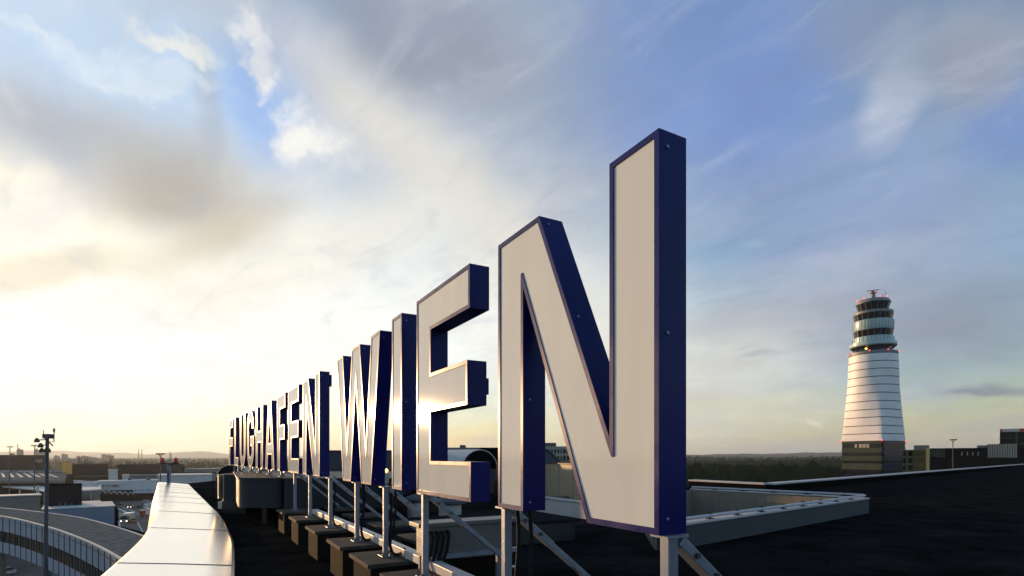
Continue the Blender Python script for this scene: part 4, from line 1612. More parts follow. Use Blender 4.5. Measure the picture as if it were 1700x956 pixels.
def block(name, label, px0, px1, py_top, Y, depth, m_wall, cat='building', bands=None, wins=None, group=None):
    """box building seen between two pixel columns; bands: (py0, py1, material) ledges; wins: (cols, rows, w frac, h frac, py_top, py_bot, material)"""
    pc = (px0 + px1) / 2
    rz, lx = facing(pc, Y)
    x0, x1 = lx(px0), lx(px1)
    zt = zat(py_top, Y)
    root = thing(name, label, cat, (xat(pc, Y), Y, 0), rz, group)
    wl = MB().box(x0, x1, 0, depth, 0, zt).build('wall', m_wall, root)
    if bands:
        for a, b, mm in bands:
            za, zb = sorted((zat(a, Y), zat(b, Y)))
            MB().box(x0 - .25, x1 + .25, -.35, depth + .2, za + .003, zb + .003).build('ledge', mm, root)
    if wins:
        nc, nr, wf, hf, pa, pb, mm = wins
        za, zb = zat(pa, Y), zat(pb, Y)
        sh = None
        for r_ in range(nr):
            for c_ in range(nc):
                cw, chh = (x1 - x0) / nc, (za - zb) / nr
                if sh is None:
                    sh = MB().box(-cw * wf / 2, cw * wf / 2, -.12, .02, -chh * hf / 2, chh * hf / 2).build('window', mm, wl)
                    o = sh
                else:
                    o = sh.copy()
                    COL.objects.link(o)
                    o.parent = wl
                o.location = (x0 + cw * (c_ + .5), 0, zb + chh * (r_ + .5))
    return root


# terrace buildings seen through the sign
tb = block('terrace_building', 'beige terraced office block seen through the right of the nearest N', 895, 972, 741, 130, 22, M_DARK,
           bands=[(741, 746, M_TERR), (752.5, 757, M_TERR), (763, 767, M_TERR), (773, 777, M_TERR)])
L1 = facing(933.5, 130)[1]
for px in (903, 908, 914, 919, 924.5, 929.5, 934, 940, 950, 960, 971):
    MB().box(L1(px) - .18, L1(px) + .18, -.3, .1, 4, zat(742, 130)).build('pier', M_TERR, tb)
MB().box(L1(903), L1(922.5), 3, 12, zat(741, 130), zat(734.5, 130)).build('roof_hut', M_WALLBL, tb)
tb2 = block('terrace_building', 'grey terraced office block seen through the large E', 738, 818, 743, 150, 22, M_DARK,
            bands=[(743, 747, M_GREYW), (751.5, 755, M_GREYW), (760, 763.5, M_GREYW), (768.5, 772, M_GREYW)])
L2 = facing(778, 150)[1]
for px in range(742, 818, 7):
    MB().box(L2(px) - .22, L2(px) + .22, -.3, .1, 4, zat(744, 150)).build('pier', M_GREYW, tb2)
MB().box(L2(763), L2(773), 2, 10, zat(743, 150), zat(738.5, 150)).build('roof_hut', M_WALLBL, tb2)

# right-hand buildings
ob = block('office_block', 'olive balconied block right beside the foot of control tower', 1500, 1543, 746.5, 190, 20, M_DARK,
           bands=[(746.5, 749, M_OLIVE), (757, 760.5, M_OLIVE), (769, 772.5, M_OLIVE), (781, 784, M_OLIVE), (793, 796, M_OLIVE)])
L3 = facing(1521.5, 190)[1]
for px, w in ((1506, .3), (1517, .3), (1519.5, .3), (1523, 1.1), (1529, 1.1), (1534, 1.0)):
    X = L3(px)
    MB().box(X - w, X + w, -.25, .05, 2, zat(748.9, 190)).build('infill_panel', M_OLIVE, ob)
MB().box(L3(1537.5), L3(1543), -1.2, -.4, 0, zat(743.5, 190)).build('corner_column', M_OCHRE, ob)
MB().box(L3(1517), L3(1543), 2, 10, zat(746.4, 190), zat(739, 190)).build('roof_hut', M_GREYW, ob)
db = block('office_block', 'long near black office building with pale vertical fins at right', 1543.5, 1760, 743.3, 196, 24, M_DARK)
L4 = facing((1543.5 + 1760) / 2, 196)[1]
fins = [(1545 + 4.1 * j, 1548.4 + 4.1 * j, 744.5 + .2 * j, 758 + j * .4) for j in range(6)] + [(1596 + 9 * j, 1598 + 9 * j, 750, 756) for j in range(4)]
for a, b, t_, bt in fins:
    MB().box(L4(a), L4(b), -.22, .02, zat(bt, 196), zat(t_, 196)).build('facade_panel', M_TERR if t_ > 748 else M_SPAN, db)
for j in range(12):
    a = 1640 + 4.1 * j
    MB().box(L4(a), L4(a + 3.2), -1.7, -1.5, zat(759.5, 194.5), zat(737.3, 194.5)).build('facade_panel', M_TERR, db)
MB().box(L4(1639), L4(1690), -1.48, 6, zat(775, 194.5), zat(737.2, 194.5)).build('front_bay', M_DARK, db)
MB().box(L4(1622), L4(1639), 1, 7, zat(743, 196), zat(739, 196)).build('roof_hut', M_GREYW, db)
hb = block('office_block', 'taller brown block with red and white roof band at right edge', 1660, 1790, 715.5, 230, 24, M_BROWN,
           bands=[(725.5, 727, M_SPAN), (735, 737, M_SPAN)])
L5 = facing((1660 + 1790) / 2, 230)[1]
for a, b, mm in ((1660, 1664, M_REDP), (1664, 1692, M_EMBL), (1692, 1760, M_REDP)):
    MB().box(L5(a) + .02, L5(b) - .02, -.4, .6, zat(715.3, 230), zat(710.5, 230)).build('roof_band', mm, hb)
MB().box(L5(1686), L5(1690), -.45, -.05, 10, zat(716, 230)).build('corner_pier', M_SPAN, hb)


# ------------------------------------------------------------------ light masts
def lamp_mast(label, px_top, py_top, px_bot, py_bot, Y, w, heads=True):
    X = xat(px_bot, Y)
    root = thing('light_mast', label, 'lamp post', (X, Y, 0), 0, 'light masts')
    zt = zat(py_top, Y)
    dx = xat(px_top, Y) - X
    MB().tube([(0, 0, 0), (dx, 0, zt)], w * .62, 14, w * .42).build('mast_pole', M_MAST, root, smooth=True)
    return root, dx, zt


mr, dx, zt = lamp_mast('tall grey floodlight mast in front of the curved glazed bridge', 78.5, 727, 71.5, 956, 48.0, .31)
u = 48.0 / F
MB().box(dx - 3.5 * u, dx + 7.5 * u, -.3, .3, zt - .05, zt + 6.5 * u).build('control_box', M_MAST, mr)
for (ax, ay, sz, l_) in ((-12.5, -4, 4.2, 'flood_lamp'), (-6.5, -12.5, 4.4, 'flood_lamp'), (-4.5, -20.5, 4.4, 'flood_lamp'), (4.5, -20, 5.4, 'flood_lamp')):
    cx, cz = dx + ax * u, zt + ay * u
    bkt = MB().beam((dx, 0, cz + 1.5 * u), (cx, -.25, cz + .4 * u), .09, .09).build('bracket', M_MAST, mr)
    hd = MB()
    hd.lathe([(sz * .35 * u, sz * .9 * u), (sz * .9 * u, .2 * u), (sz * .95 * u, -sz * .7 * u), (sz * .6 * u, -sz * .8 * u)], (cx, -.3, cz), 10)
    hd.build(l_, M_MASTD, bkt, smooth=True)
MB().beam((dx, 0, zt - 5 * u), (dx + 9.5 * u, 0, zt - 13 * u), .09, .07).build('stay_arm', M_MAST, mr)
MB().beam((dx - 8 * u, 0, zt + 4 * u), (dx + 4 * u, 0, zt - 8 * u), .09, .07).build('stay_arm', M_MAST, mr)
MB().tube([(dx + 5 * u, 0, zt - 6 * u), (dx + 11 * u, 0, zt - 6.5 * u), (dx + 11.3 * u, 0, zt + 10 * u)], .04, 6).build('aerial', M_MAST, mr)
MB().tube([(dx + 11.3 * u, 0, zt + 10 * u), (dx + 11.3 * u, 0, zt + 16 * u)], .08, 6).build('aerial_head', M_MAST, mr)
MB().tube([(dx - 6.5 * u, 0, zt + 3 * u), (dx - 6 * u, 0, zt + 13 * u)], .03, 6).build('aerial', M_MAST, mr)
for lb, pt, yt, Y in (('thin lamp mast at the left edge before the brown hall', 16.5, 743, 230.0), ('thin lamp mast between the left edge and the floodlight mast', 57.5, 741, 190.0),
                      ('thin lamp post rising before the near black office building', 1582, 732, 150.0), ('slim lamp mast left of the red obstacle lamps', 266.5, 756, 120.0)):
    r_, dx, zt = lamp_mast(lb, pt, yt, pt - (1 if pt < 100 else 0), 815, Y, .30 if Y > 160 else .22)
    u = Y / F
    for s_ in (-1, 1):
        am = MB().beam((dx, 0, zt - .3), (dx + s_ * 2.6 * u, 0, zt + .25), .12, .10).build('arm', M_MAST, r_)
        MB().box(dx + s_ * 2.6 * u - .5, dx + s_ * 2.6 * u + .5, -.3, .3, zt + .2, zt + .5).build('lamp_head', M_MASTD, am)

# ------------------------------------------------------------------ curved glazed bridge, lower left
BZ = 16.7
near_px = [(-160, 838), (-80, 846), (0, 857), (30, 862.5), (60, 870), (100, 882), (150, 902), (190, 923), (225, 947), (260, 980), (300, 1030)]
far_px = [(-140, 834), (-70, 838), (0, 843), (60, 849), (130, 858.5), (185, 872), (235, 888), (290, 909), (350, 940)]
nearc = smooth_curve([on(a, b, BZ).to_tuple()[:2] for a, b in near_px], 60)
farc = smooth_curve([on(a, b, BZ).to_tuple()[:2] for a, b in far_px], 60)
bridge = thing('glazed_bridge', 'curved elevated bridge with pale panels and gravel roof at lower left', 'bridge', (nearc[20].x, nearc[20].y, 0))
mb = MB()
n = 61
vs = [(p.x, p.y, BZ) for p in nearc] + [(p.x, p.y, BZ) for p in farc]
fs = [(i, i + 1, n + i + 1, n + i) for i in range(n - 1)]
vs += [(p.x, p.y, BZ - .5) for p in nearc] + [(p.x, p.y, BZ - .5) for p in farc]
fs += [(2 * n + i, 3 * n + i, 3 * n + i + 1, 2 * n + i + 1) for i in range(n - 1)]
mb.raw(vs, fs).build('gravel_roof', M_GRAVEL, bridge, world=True, fix=False)
for nm, cc, sgn in (('front_rim', nearc, -1), ('rear_rim', farc, 1)):
    rm = MB()
    vs, fs = [], []
    for i, p in enumerate(cc):
        a, b = cc[max(0, i - 1)], cc[min(60, i + 1)]
        t = (b - a).normalized()
        q = Vector((t.y, -t.x, 0)) * -sgn * -1
        vs += [(p.x, p.y, BZ + .06), (p.x + q.x * .22, p.y + q.y * .22, BZ + .06), (p.x + q.x * .22, p.y + q.y * .22, BZ - .10), (p.x, p.y, BZ - .10)]
    for i in range(60):
        for j in range(4):
            fs.append((i * 4 + j, i * 4 + (j + 1) % 4, i * 4 + 4 + (j + 1) % 4, i * 4 + 4 + j))
    rm.raw(vs, fs).build(nm, M_LIGHTW, bridge, world=True, fix=True)
# facade: pale panels, a dark window strip, pale panels, dark soffit
fac = smooth_curve([(p.x, p.y) for p in nearc], 46)


def fac_quad(i, j, z0, z1, inset_, gap):
    a, b = fac[i], fac[j]
    t = (b - a).normalized()
    q = Vector((-t.y, t.x, 0))              # into the bridge
    if q.y < 0:
        q = -q
    a, b = a + t * gap + q * inset_, b - t * gap + q * inset_
    a2, b2 = a + q * .08, b + q * .08
    vs = [(a.x, a.y, z0), (b.x, b.y, z0), (b.x, b.y, z1), (a.x, a.y, z1), (a2.x, a2.y, z0), (b2.x, b2.y, z0), (b2.x, b2.y, z1), (a2.x, a2.y, z1)]
    return MB().raw(vs, [(0, 1, 2, 3), (7, 6, 5, 4), (0, 4, 5, 1), (1, 5, 6, 2), (2, 6, 7, 3), (3, 7, 4, 0)])


for i in range(46):
    fac_quad(i, i + 1, BZ - 2.05, BZ - .14, .10, .085).build('upper_panel', M_PANELW, bridge, world=True, fix=True)
    fac_quad(i, i + 1, BZ - 5.0, BZ - 3.55, .10, .085).build('lower_panel', M_PANELW, bridge, world=True, fix=True)
    fac_quad(i, i + 1, BZ - 3.53, BZ - 2.07, .22, .05).build('window_pane', M_GLASSB, bridge, world=True, fix=True)
for i in range(1, 46):
    p = fac[i]
    a, b = fac[i - 1], fac[i + 1]
    tt_ = (b - a).normalized()
    q = Vector((-tt_.y, tt_.x, 0))
    if q.y < 0:
        q = -q
    p = p + q * .10
    MB().beam((p.x, p.y, BZ - 5.02), (p.x, p.y, BZ - .15), .30, .03, up=q).build('mullion', M_CHAR, bridge, world=True)
bk = MB()
vs, fs = [], []
for i, p in enumerate(fac):
    a, b = fac[max(0, i - 1)], fac[min(46, i + 1)]
    t = (b - a).normalized()
    q = Vector((-t.y, t.x, 0))
    if q.y < 0:
        q = -q
    vs += [(p.x + q.x * .34, p.y + q.y * .34, BZ - .15), (p.x + q.x * .34, p.y + q.y * .34, BZ - 5.1), (p.x + q.x * 7, p.y + q.y * 7, BZ - 5.1), (p.x + q.x * 7, p.y + q.y * 7, BZ - .55)]
for i in range(46):
    for j in range(4):
        fs.append((i * 4 + j, i * 4 + 4 + j, i * 4 + 4 + (j + 1) % 4, i * 4 + (j + 1) % 4))
bk.raw(vs, fs).build('bridge_body', M_DARK, bridge, world=True, fix=True)
for i in range(4, 46, 7):
    p = fac[i]
    MB().tube([(p.x + 1.5, p.y + 3.5, 0), (p.x + 1.5, p.y + 3.5, BZ - 5.12)], .45, 12).build('column', M_GREYW, bridge, world=True)

# ------------------------------------------------------------------ blocks behind the bridge
bb = block('panel_building', 'blue grey panelled building directly behind the curved bridge', 70, 190, 843.5, 104, 14, M_BLUEW, bands=None)
L6 = facing(130, 104)[1]
for j in range(9):
    for r_ in range(4):
        a, b = 70 + 13.33 * j, 70 + 13.33 * (j + 1)
        z1 = zat(844.5, 104) - r_ * 1.75
        MB().box(L6(a) + .03, L6(b) - .03, -.10, -.004, z1 - 1.70, z1).build('wall_panel', M_BLUEW, bb)
MB().box(L6(190) + .01, L6(197), .3, 8, 0, zat(849, 104)).build('dark_annex', M_DARK, bb)
MB().box(L6(70) - .15, L6(190) + .15, -.2, 14.2, zat(843.3, 104), zat(842.3, 104)).build('roof_edge', M_LIGHTW, bb)
ph = thing('charcoal_penthouse', 'plain charcoal box on the roof behind the floodlight mast', 'building', (xat(108, 108), 108, zat(842, 108)), facing(108, 108)[0])
hz = zat(806.5, 108) - zat(842, 108)
w2 = facing(108, 108)[1](136)
MB().box(-w2, w2, 0, 7, .0, hz).build('wall', M_CHAR, ph)
MB().box(-w2 - .05, w2 + .05, -.06, 7.05, hz + .002, hz + .18).build('roof_edge', M_DARK, ph)
for j in range(3):
    MB().box(-1.0 + j * .9, -.6 + j * .9, -.25, -.004, .05, .85).build('wall_unit', M_MAST, ph)
gw = block('retaining_wall', 'long grey plaster wall with pale coping at left edge', -120, 67, 827, 118, 5, M_GREYW, cat='wall', bands=[(826, 824.2, M_LIGHTW)])
lb_ = block('low_building', 'low pale roofed building right of the charcoal box', 137, 166, 838, 126, 9, M_LIGHTW, bands=[(838, 835.5, M_LIGHTW)])

# ------------------------------------------------------------------ parking deck, canopy, halls
DZ = 12.4
deck = thing('parking_deck', 'parking deck with white bay lines before the brown hall', 'parking deck', (-330, 400, 0))
dp = [on(-160, 798, DZ), on(108, 798, DZ), on(112, 780.5, DZ), on(-160, 780.5, DZ)]
MB().prism([(p.x, p.y) for p in dp], DZ - 1.2, DZ).build('slab', M_ASPH, deck, world=True)
MB().prism([(p.x + 2, p.y + 3) for p in dp], .1, DZ - 1.22).build('deck_body', M_DARK, deck, world=True)
for (a, ya, b, yb) in ((3, 785, 7, 791.5), (16, 785.2, 22, 792), (27, 785, 37, 792), (39, 784.5, 51.5, 792), (50, 784.3, 66, 791.8), (65, 785.5, 80, 791.8), (80, 787, 95, 792), (-12, 785, -10, 791.5)):
    p, q = on(a, ya, DZ + .006), on(b, yb, DZ + .006)
    d = (q - p).normalized()
    n_ = Vector((-d.y, d.x, 0)) * .55
    MB().raw([p - n_, q - n_, q + n_, p + n_], [(3, 2, 1, 0)]).build('bay_line', M_LINE, deck, world=True, fix=False)
hall = block('brown_hall', 'big plain brown hall with pale oval emblem at left edge', -140, 75, 756, 486, 60, M_BROWN, bands=[(755.2, 756, M_DARK)])
# emblem on the hall: an oval ring with a slanted stroke
ex, ez = facing((-140 + 75) / 2, 486)[1](65), zat(766, 450)
em = MB()
vs, fs = [], []
for j in range(28):
    a = 2 * math.pi * j / 28
    for rr in (1.0, .72):
        vs.append((ex + 2.4 * rr * math.cos(a), -.3, ez + 1.35 * rr * math.sin(a)))
for j in range(28):
    a, b = 2 * j, 2 * ((j + 1) % 28)
    fs.append((a, b, b + 1, a + 1))
em.raw(vs, fs)
em.beam((ex - .9, -.3, ez - .3), (ex + .9, -.3, ez + .35), .1, .5)
em.beam((ex - .2, -.32, ez - 1.9), (ex + .6, -.32, ez - 1.2), .1, .35)
em.build('emblem', M_EMBL, hall)
M_GLOWBK = mat('glow_backing', (0.5, 0.3, 0.08), 0.6, var=0.2, vscale=.6, emit=(1.0, 0.55, 0.12), estr=.045)  # self-glow added behind the slats, in place of low sun on the front
og = block('lattice_car_park', 'golden slatted car park front with added glow between the dark halls', 103, 119.5, 767, 412, 30, M_BROWN, bands=None)
L7 = facing(111.25, 412)[1]
MB().box(L7(103) + .3, L7(119.5) - .3, -.09, -.01, zat(793, 412), zat(767.5, 412)).build('glow_backing', M_GLOWBK, og)
for j in range(10):
    z1 = zat(768 + j * 2.6, 412)
    MB().box(L7(103), L7(119.5), -.5, -.1, z1 - .75, z1).build('slat', M_ORANGE, og)
for j in range(5):
    X = L7(103) + j * 1.85
    MB().box(X, X + .35, -.75, -.52, zat(793, 412), zat(767, 412)).build('upright', M_ORANGE, og)
MB().box(L7(103), L7(110), -.2, 8, zat(766.9, 412), zat(765, 412)).build('roof_hut', M_ORANGE, og)
block('dark_hall', 'long dark hall right of the golden slatted facade', 120, 180, 771, 420, 40, M_BROWN, bands=[(789, 791.5, M_GLASSG)])
block('dark_hall', 'long dark brown hall behind the red obstacle lamps', 195, 306, 771.5, 430, 40, M_BROWN)
block('window_building', 'grey building with rows of windows right of the red lamps', 306, 372, 778, 450, 30, M_GREYW, wins=(16, 1, .7, .35, 780, 790, M_DARK))
block('low_hall', 'pale low flat roof below the red obstacle lamps', 262, 352, 789, 200, 18, M_LIGHTW, bands=[(788, 789.6, M_LIGHTW)])
# canopy with rows of rooflights
can = thing('drop_off_canopy', 'wide white canopy with rows of small rooflights', 'canopy', (-260, 300, 0))
CZ = 9.5
cp = [on(-60, 800.5, CZ), on(60, 812.5, CZ), on(82, 816.5, CZ), on(168, 812, CZ), on(168, 800, CZ), on(100, 795, CZ), on(-60, 793.5, CZ)]
MB().prism([(p.x, p.y) for p in cp], CZ - .5, CZ).build('canopy_roof', M_LIGHTW, can, world=True)
rl = None
for r_ in range(3):
    for j in range(22):
        px = 30 + j * 6.2 + r_ * 3
        py = 798.5 + r_ * 3.4 + j * .10
        if px > 162:
            continue
        q = on(px, py, CZ)
        if rl is None:
            rl = MB().prism([(-.75, -1.1), (.75, -1.1), (.75, 1.1), (-.75, 1.1)], .0, .75, [(-.35, -.8), (.35, -.8), (.35, .8), (-.35, .8)]).build('rooflight', M_WHITE2, can)
            o = rl
        else:
            o = rl.copy()
            COL.objects.link(o)
            o.parent = can
        o.location = (q.x + 260, q.y - 300, CZ + .004)
for px in (-20, 20, 62, 100, 140):
    q = on(px, 812, CZ)
    MB().tube([(q.x, q.y + 4, 0), (q.x, q.y + 4, CZ - .5)], .3, 8).build('column', M_LIGHTW, can, world=True)
MB().box(xat(60.5, 150) + 260, xat(63, 150) + 260, -150, -149.6, 0, zat(806, 150)).build('entrance_pylon', M_LIGHTW, can)

Yh = 305.0
ar = thing('arrivals_hall', 'white fronted arrivals hall with a row of round arches', 'building', (xat(215, Yh), Yh, 0), facing(215, Yh)[0])
X = facing(215, Yh)[1]
MB().box(X(162), X(345), 0, 14, zat(813, Yh), zat(797.5, Yh)).build('fascia', M_LIGHTW, ar)
MB().box(X(166), X(345), .8, 13.5, 0, zat(813.1, Yh)).build('dark_interior', M_DARK, ar)
MB().box(X(155), X(166), 0, 12, 0, zat(799, Yh)).build('end_block', M_LIGHTW, ar)
for j in range(6):
    x0, x1 = X(166.5 + 9.2 * j), X(166.5 + 9.2 * (j + 1)) - .1
    r = (x1 - x0) / 2
    vs, fs = [], []
    zb = zat(817 + j * .8, Yh)
    for yy in (-5, .0):
        for q in range(11):
            a = math.pi * q / 10
            for rr in (r, r - .3):
                vs.append(((x0 + x1) / 2 - rr * math.cos(a), yy, zb + rr * 1.25 * math.sin(a)))
    for q in range(10):
        i = 2 * q
        fs += [(i, i + 2, 22 + i + 2, 22 + i), (i + 1, 22 + i + 1, 22 + i + 3, i + 3), (i, i + 1, i + 3, i + 2)]
    MB().raw(vs, fs).build('arch_canopy', M_LIGHTW, ar, smooth=True, fix=True)
    vs = [((x0 + x1) / 2, -.3, zb)] + [((x0 + x1) / 2 - (r - .3) * math.cos(math.pi * q / 10), -.3, zb + (r - .3) * 1.25 * math.sin(math.pi * q / 10)) for q in range(11)]
    MB().raw(vs, [(0, q, q + 1) for q in range(1, 11)]).build('arch_glazing', M_DARK, ar)
# sloping white awning with struts, right of the arches
vs = [(X(221), -.2, zat(812, Yh)), (X(345), -.2, zat(813, Yh)), (X(345), -6, zat(820, Yh)), (X(221), -6, zat(817, Yh))]
MB().raw(vs + [(a, b, c - .3) for a, b, c in vs], [(0, 3, 2, 1), (4, 5, 6, 7), (3, 7, 6, 2), (0, 4, 7, 3), (1, 2, 6, 5)]).build('awning', M_LIGHTW, ar, fix=True)
for px in (224, 235, 246, 257):
    MB().beam((X(px), -6, zat(818, Yh)), (X(px), -3, zat(812.5, Yh)), .2, .2).build('strut', M_DUCTD, ar)
    MB().beam((X(px) - 2.2, -4.5, zat(817, Yh)), (X(px), -3, zat(812.5, Yh)), .15, .15).build('strut', M_DUCTD, ar)
    MB().beam((X(px) + 2.2, -4.5, zat(817, Yh)), (X(px), -3, zat(812.5, Yh)), .15, .15).build('strut', M_DUCTD, ar)
# dark lettering on the fascia (too blurred to read in the photograph: kept as strokes of the same rhythm)
tx = MB()
px = 170.0
random.seed(21)
for wd in (6, 7):
    for j in range(wd):
        w_ = 1.75
        z0, z1 = zat(807.2 + (px - 170) * .03, Yh), zat(803.2 + (px - 170) * .03, Yh)
        xa, xb = X(px), X(px + w_)
        tx.box(xa, xa + .14, -.12, -.02, z0, z1)
        kind = random.randrange(4)
        if kind in (0, 1):
            tx.box(xb - .14, xb, -.12, -.02, z0, z1)
        if kind in (0, 2):
            tx.box(xa + .15, xb - .15, -.12, -.02, z1 - .2, z1)
        if kind in (2, 3, 0):
            tx.box(xa + .15, xb - .15, -.12, -.02, z0, z0 + .2)
        if kind in (1, 2):
            tx.box(xa + .15, xb - .15, -.12, -.02, (z0 + z1) / 2 - .1, (z0 + z1) / 2 + .1)
        px += 2.15
    px += 1.4
tx.build('lettering', M_CHAR, ar)
block('stair_tower', 'pale square stair tower above the arrivals hall', 180, 195.5, 780.5, 322, 6, M_LIGHTW, bands=[(780.3, 779.2, M_LIGHTW)])
gl = thing('glass_hall', 'hall with green tinted glass roof and white ribs behind arrivals', 'building', (xat(245, 335), 335, 0), facing(245, 335)[0])
xg = facing(245, 335)[1]
MB().box(xg(206), xg(300), 0, 20, 0, zat(800, 335)).build('wall', M_GLASSG, gl)
MB().prism([(xg(206), 0), (xg(300), 0), (xg(300), 26), (xg(206), 26)], zat(800, 335) + .01, zat(789.5, 335), [(xg(208), 8), (xg(300), 8), (xg(300), 24), (xg(208), 24)]).build('glass_roof', M_GLASSG, gl)
for j in range(12):
    MB().box(xg(207 + j * 5.6), xg(207 + j * 5.6) + .35, -.5, -.1, zat(805, 335), zat(795.5, 335)).build('rib', M_LIGHTW, gl)
MB().box(xg(203), xg(214), -1, 6, 0, zat(787, 335)).build('end_tower', M_LIGHTW, gl)
MB().box(xg(206), xg(300), 7.5, 8.5, zat(789.4, 335), zat(788.3, 335)).build('ridge_beam', M_LIGHTW, gl)

# ------------------------------------------------------------------ road paint, kerbs
def paint(pts, w, name='road_line'):
    P = smooth_curve([on(a, b, .010).to_tuple()[:2] for a, b in pts], 16)
    vs, fs = [], []
    for i, p in enumerate(P):
        a, b = P[max(0, i - 1)], P[min(16, i + 1)]
        t = (b - a).normalized()
        n_ = Vector((-t.y, t.x, 0)) * w / 2
        vs += [(p.x - n_.x, p.y - n_.y, .010), (p.x + n_.x, p.y + n_.y, .010)]
    for i in range(16):
        fs.append((2 * i, 2 * i + 2, 2 * i + 3, 2 * i + 1))
    return structure(MB().raw(vs, fs).build(name, M_LINE, None))


paint([(193, 843), (205, 848), (213, 853), (217, 857)], .9)
paint([(193, 857), (197, 868), (201, 880), (205, 893)], .55)
paint([(228, 866), (232, 874), (238, 884)], .35)
paint([(185, 836), (215, 846), (240, 858)], .3)
isl = [on(180, 846, 0), on(198, 849, 0), on(207, 857, 0), on(206, 860, 0), on(196, 860, 0), on(185, 856, 0)]
structure(MB().prism([(p.x, p.y) for p in isl][::-1] if area([(p.x, p.y) for p in isl]) < 0 else [(p.x, p.y) for p in isl], .01, .16).build('pavement', M_GREYW, None))


# ------------------------------------------------------------------ vehicles
def car(label, px, py, rz, body_m, van=False, lights=False, group='vehicles on the airport road'):
    p = on(px, py, 0.01)
    root = thing('parked_car' if not van else 'delivery_van', label, 'car' if not van else 'van', (p.x, p.y, .012), rz, group)
    L_, W_, h1, h2 = (4.4, 1.8, .85, 1.45) if not van else (5.4, 2.1, 1.2, 2.5)
    hb = MB()
    hb.prism(rounded_poly([(-L_ / 2, -W_ / 2), (L_ / 2, -W_ / 2), (L_ / 2, W_ / 2), (-L_ / 2, W_ / 2)], .35, 4), .28, h1)
    bd = hb.build('body', body_m, root, smooth=True)
    a0, a1 = (-1.6, .9) if not van else (-2.6, 1.5)
    MB().prism([(a0 - .1, -.82 * W_ / 1.8), (a1 + .5, -.82 * W_ / 1.8), (a1 + .5, .82 * W_ / 1.8), (a0 - .1, .82 * W_ / 1.8)], h1 + .002, h2 - .08,
               [(a0 + .3, -.68 * W_ / 1.8), (a1, -.68 * W_ / 1.8), (a1, .68 * W_ / 1.8), (a0 + .3, .68 * W_ / 1.8)]).build('glasshouse', M_TGLASS if not van else body_m, root)
    MB().box(a0 + .32, a1 - .02, -.66 * W_ / 1.8, .66 * W_ / 1.8, h2 - .078, h2).build('car_roof', body_m, root)
    for wx in (-L_ * .31, L_ * .31):
        for s_ in (-1, 1):
            MB().tube([(wx, s_ * (W_ / 2 - .2), .32), (wx, s_ * (W_ / 2 + .01), .32)], .32, 14).build('wheel', M_TYRE, root)
    for s_ in (-1, 1):
        MB().box(L_ / 2 - .02, L_ / 2 + .03, s_ * W_ * .36 - .16, s_ * W_ * .36 + .16, .55, .75).build('headlight', M_HEADLIT if lights else M_CARW, bd)
    return root


def truck(label, px, py, rz, cab_m, lights=True):
    p = on(px, py, 0.01)
    root = thing('box_truck', label, 'truck', (p.x, p.y, .012), rz, 'vehicles on the airport road')
    MB().box(-4.0, 1.6, -1.25, 1.25, .95, 3.5).build('cargo_box', M_CARW, root, bevel=.05)
    cb = MB().box(1.75, 3.7, -1.2, 1.2, .5, 2.9).build('cab', cab_m, root, bevel=.12)
    MB().box(3.66, 3.72, -1.05, 1.05, 1.55, 2.65).build('windscreen', M_TGLASS, cb)
    MB().box(3.66, 3.76, -1.15, 1.15, .45, .95).build('bumper', M_CARG, root)
    MB().box(-4.0, 3.6, -.9, .9, .55, .93).build('chassis', M_TYRE, root)
    for wx in (-2.8, 2.7):
        for s_ in (-1, 1):
            MB().tube([(wx, s_ * .85, .48), (wx, s_ * 1.22, .48)], .48, 16).build('wheel', M_TYRE, root)
    for s_ in (-1, 1):
        MB().box(3.72, 3.80, s_ * .9 - .2, s_ * .9 + .2, .72, 1.0).build('headlight', M_HEADLIT if lights else M_CARW, root)
        MB().box(3.2, 3.5, s_ * 1.22, s_ * 1.42, 1.7, 2.3).build('wing_mirror', M_TYRE, root) if s_ > 0 else MB().box(3.2, 3.5, -1.42, -1.22, 1.7, 2.3).build('wing_mirror', M_TYRE, root)
    return root


deck_car = None
for j, px in enumerate((9, 36, 48, 84, 92, 99)):
    q = on(px, 783.0 + (j % 3) * .5, DZ + .01)
    if deck_car is None:
        deck_car = car('small white parked car on the far side of the deck', 20, 815, R(25), M_CARW, group='cars on the parking deck')
        deck_car.location = q
    else:
        dup(deck_car, q, R(25 + random.uniform(-8, 8)), group='cars on the parking deck')
for nm, px, py, Y, w in (('roof_plant_box', 215, 797.3, 311, 5), ('roof_plant_box', 246, 797.3, 311, 7), ('roof_plant_box', 145, 770.8, 432, 6), ('roof_plant_box', 232, 771.3, 442, 7), ('roof_plant_box', 276, 771.3, 442, 5), ('roof_plant_box', 20, 755.0, 500, 9)):
    rz_, lx_ = facing(px, Y)
    r_ = thing(nm, {215: 'small plant box on the arrivals hall above the arches', 246: 'long plant box on the arrivals hall above the awning', 145: 'plant box on the dark hall beside the golden front', 232: 'wide plant box on the dark hall left of red lamps', 276: 'small plant box on the dark hall behind red lamps', 20: 'plant box on the brown hall at left edge'}[px], 'roof plant', (xat(px, Y), Y, zat(py, Y) + .02), rz_, 'roof plant boxes')
    MB().box(lx_(px - w / 2), lx_(px + w / 2), 0, 2.5, 0, 1.3).build('housing', M_GREYW, r_)
    MB().box(lx_(px - w / 2) + .2, lx_(px + w / 2) - .2, -.06, -.004, .3, 1.0).build('grille', M_CHAR, r_)
truck('pale truck with headlights on driving towards the camera', 211.5, 867, R(-72), M_CARG)
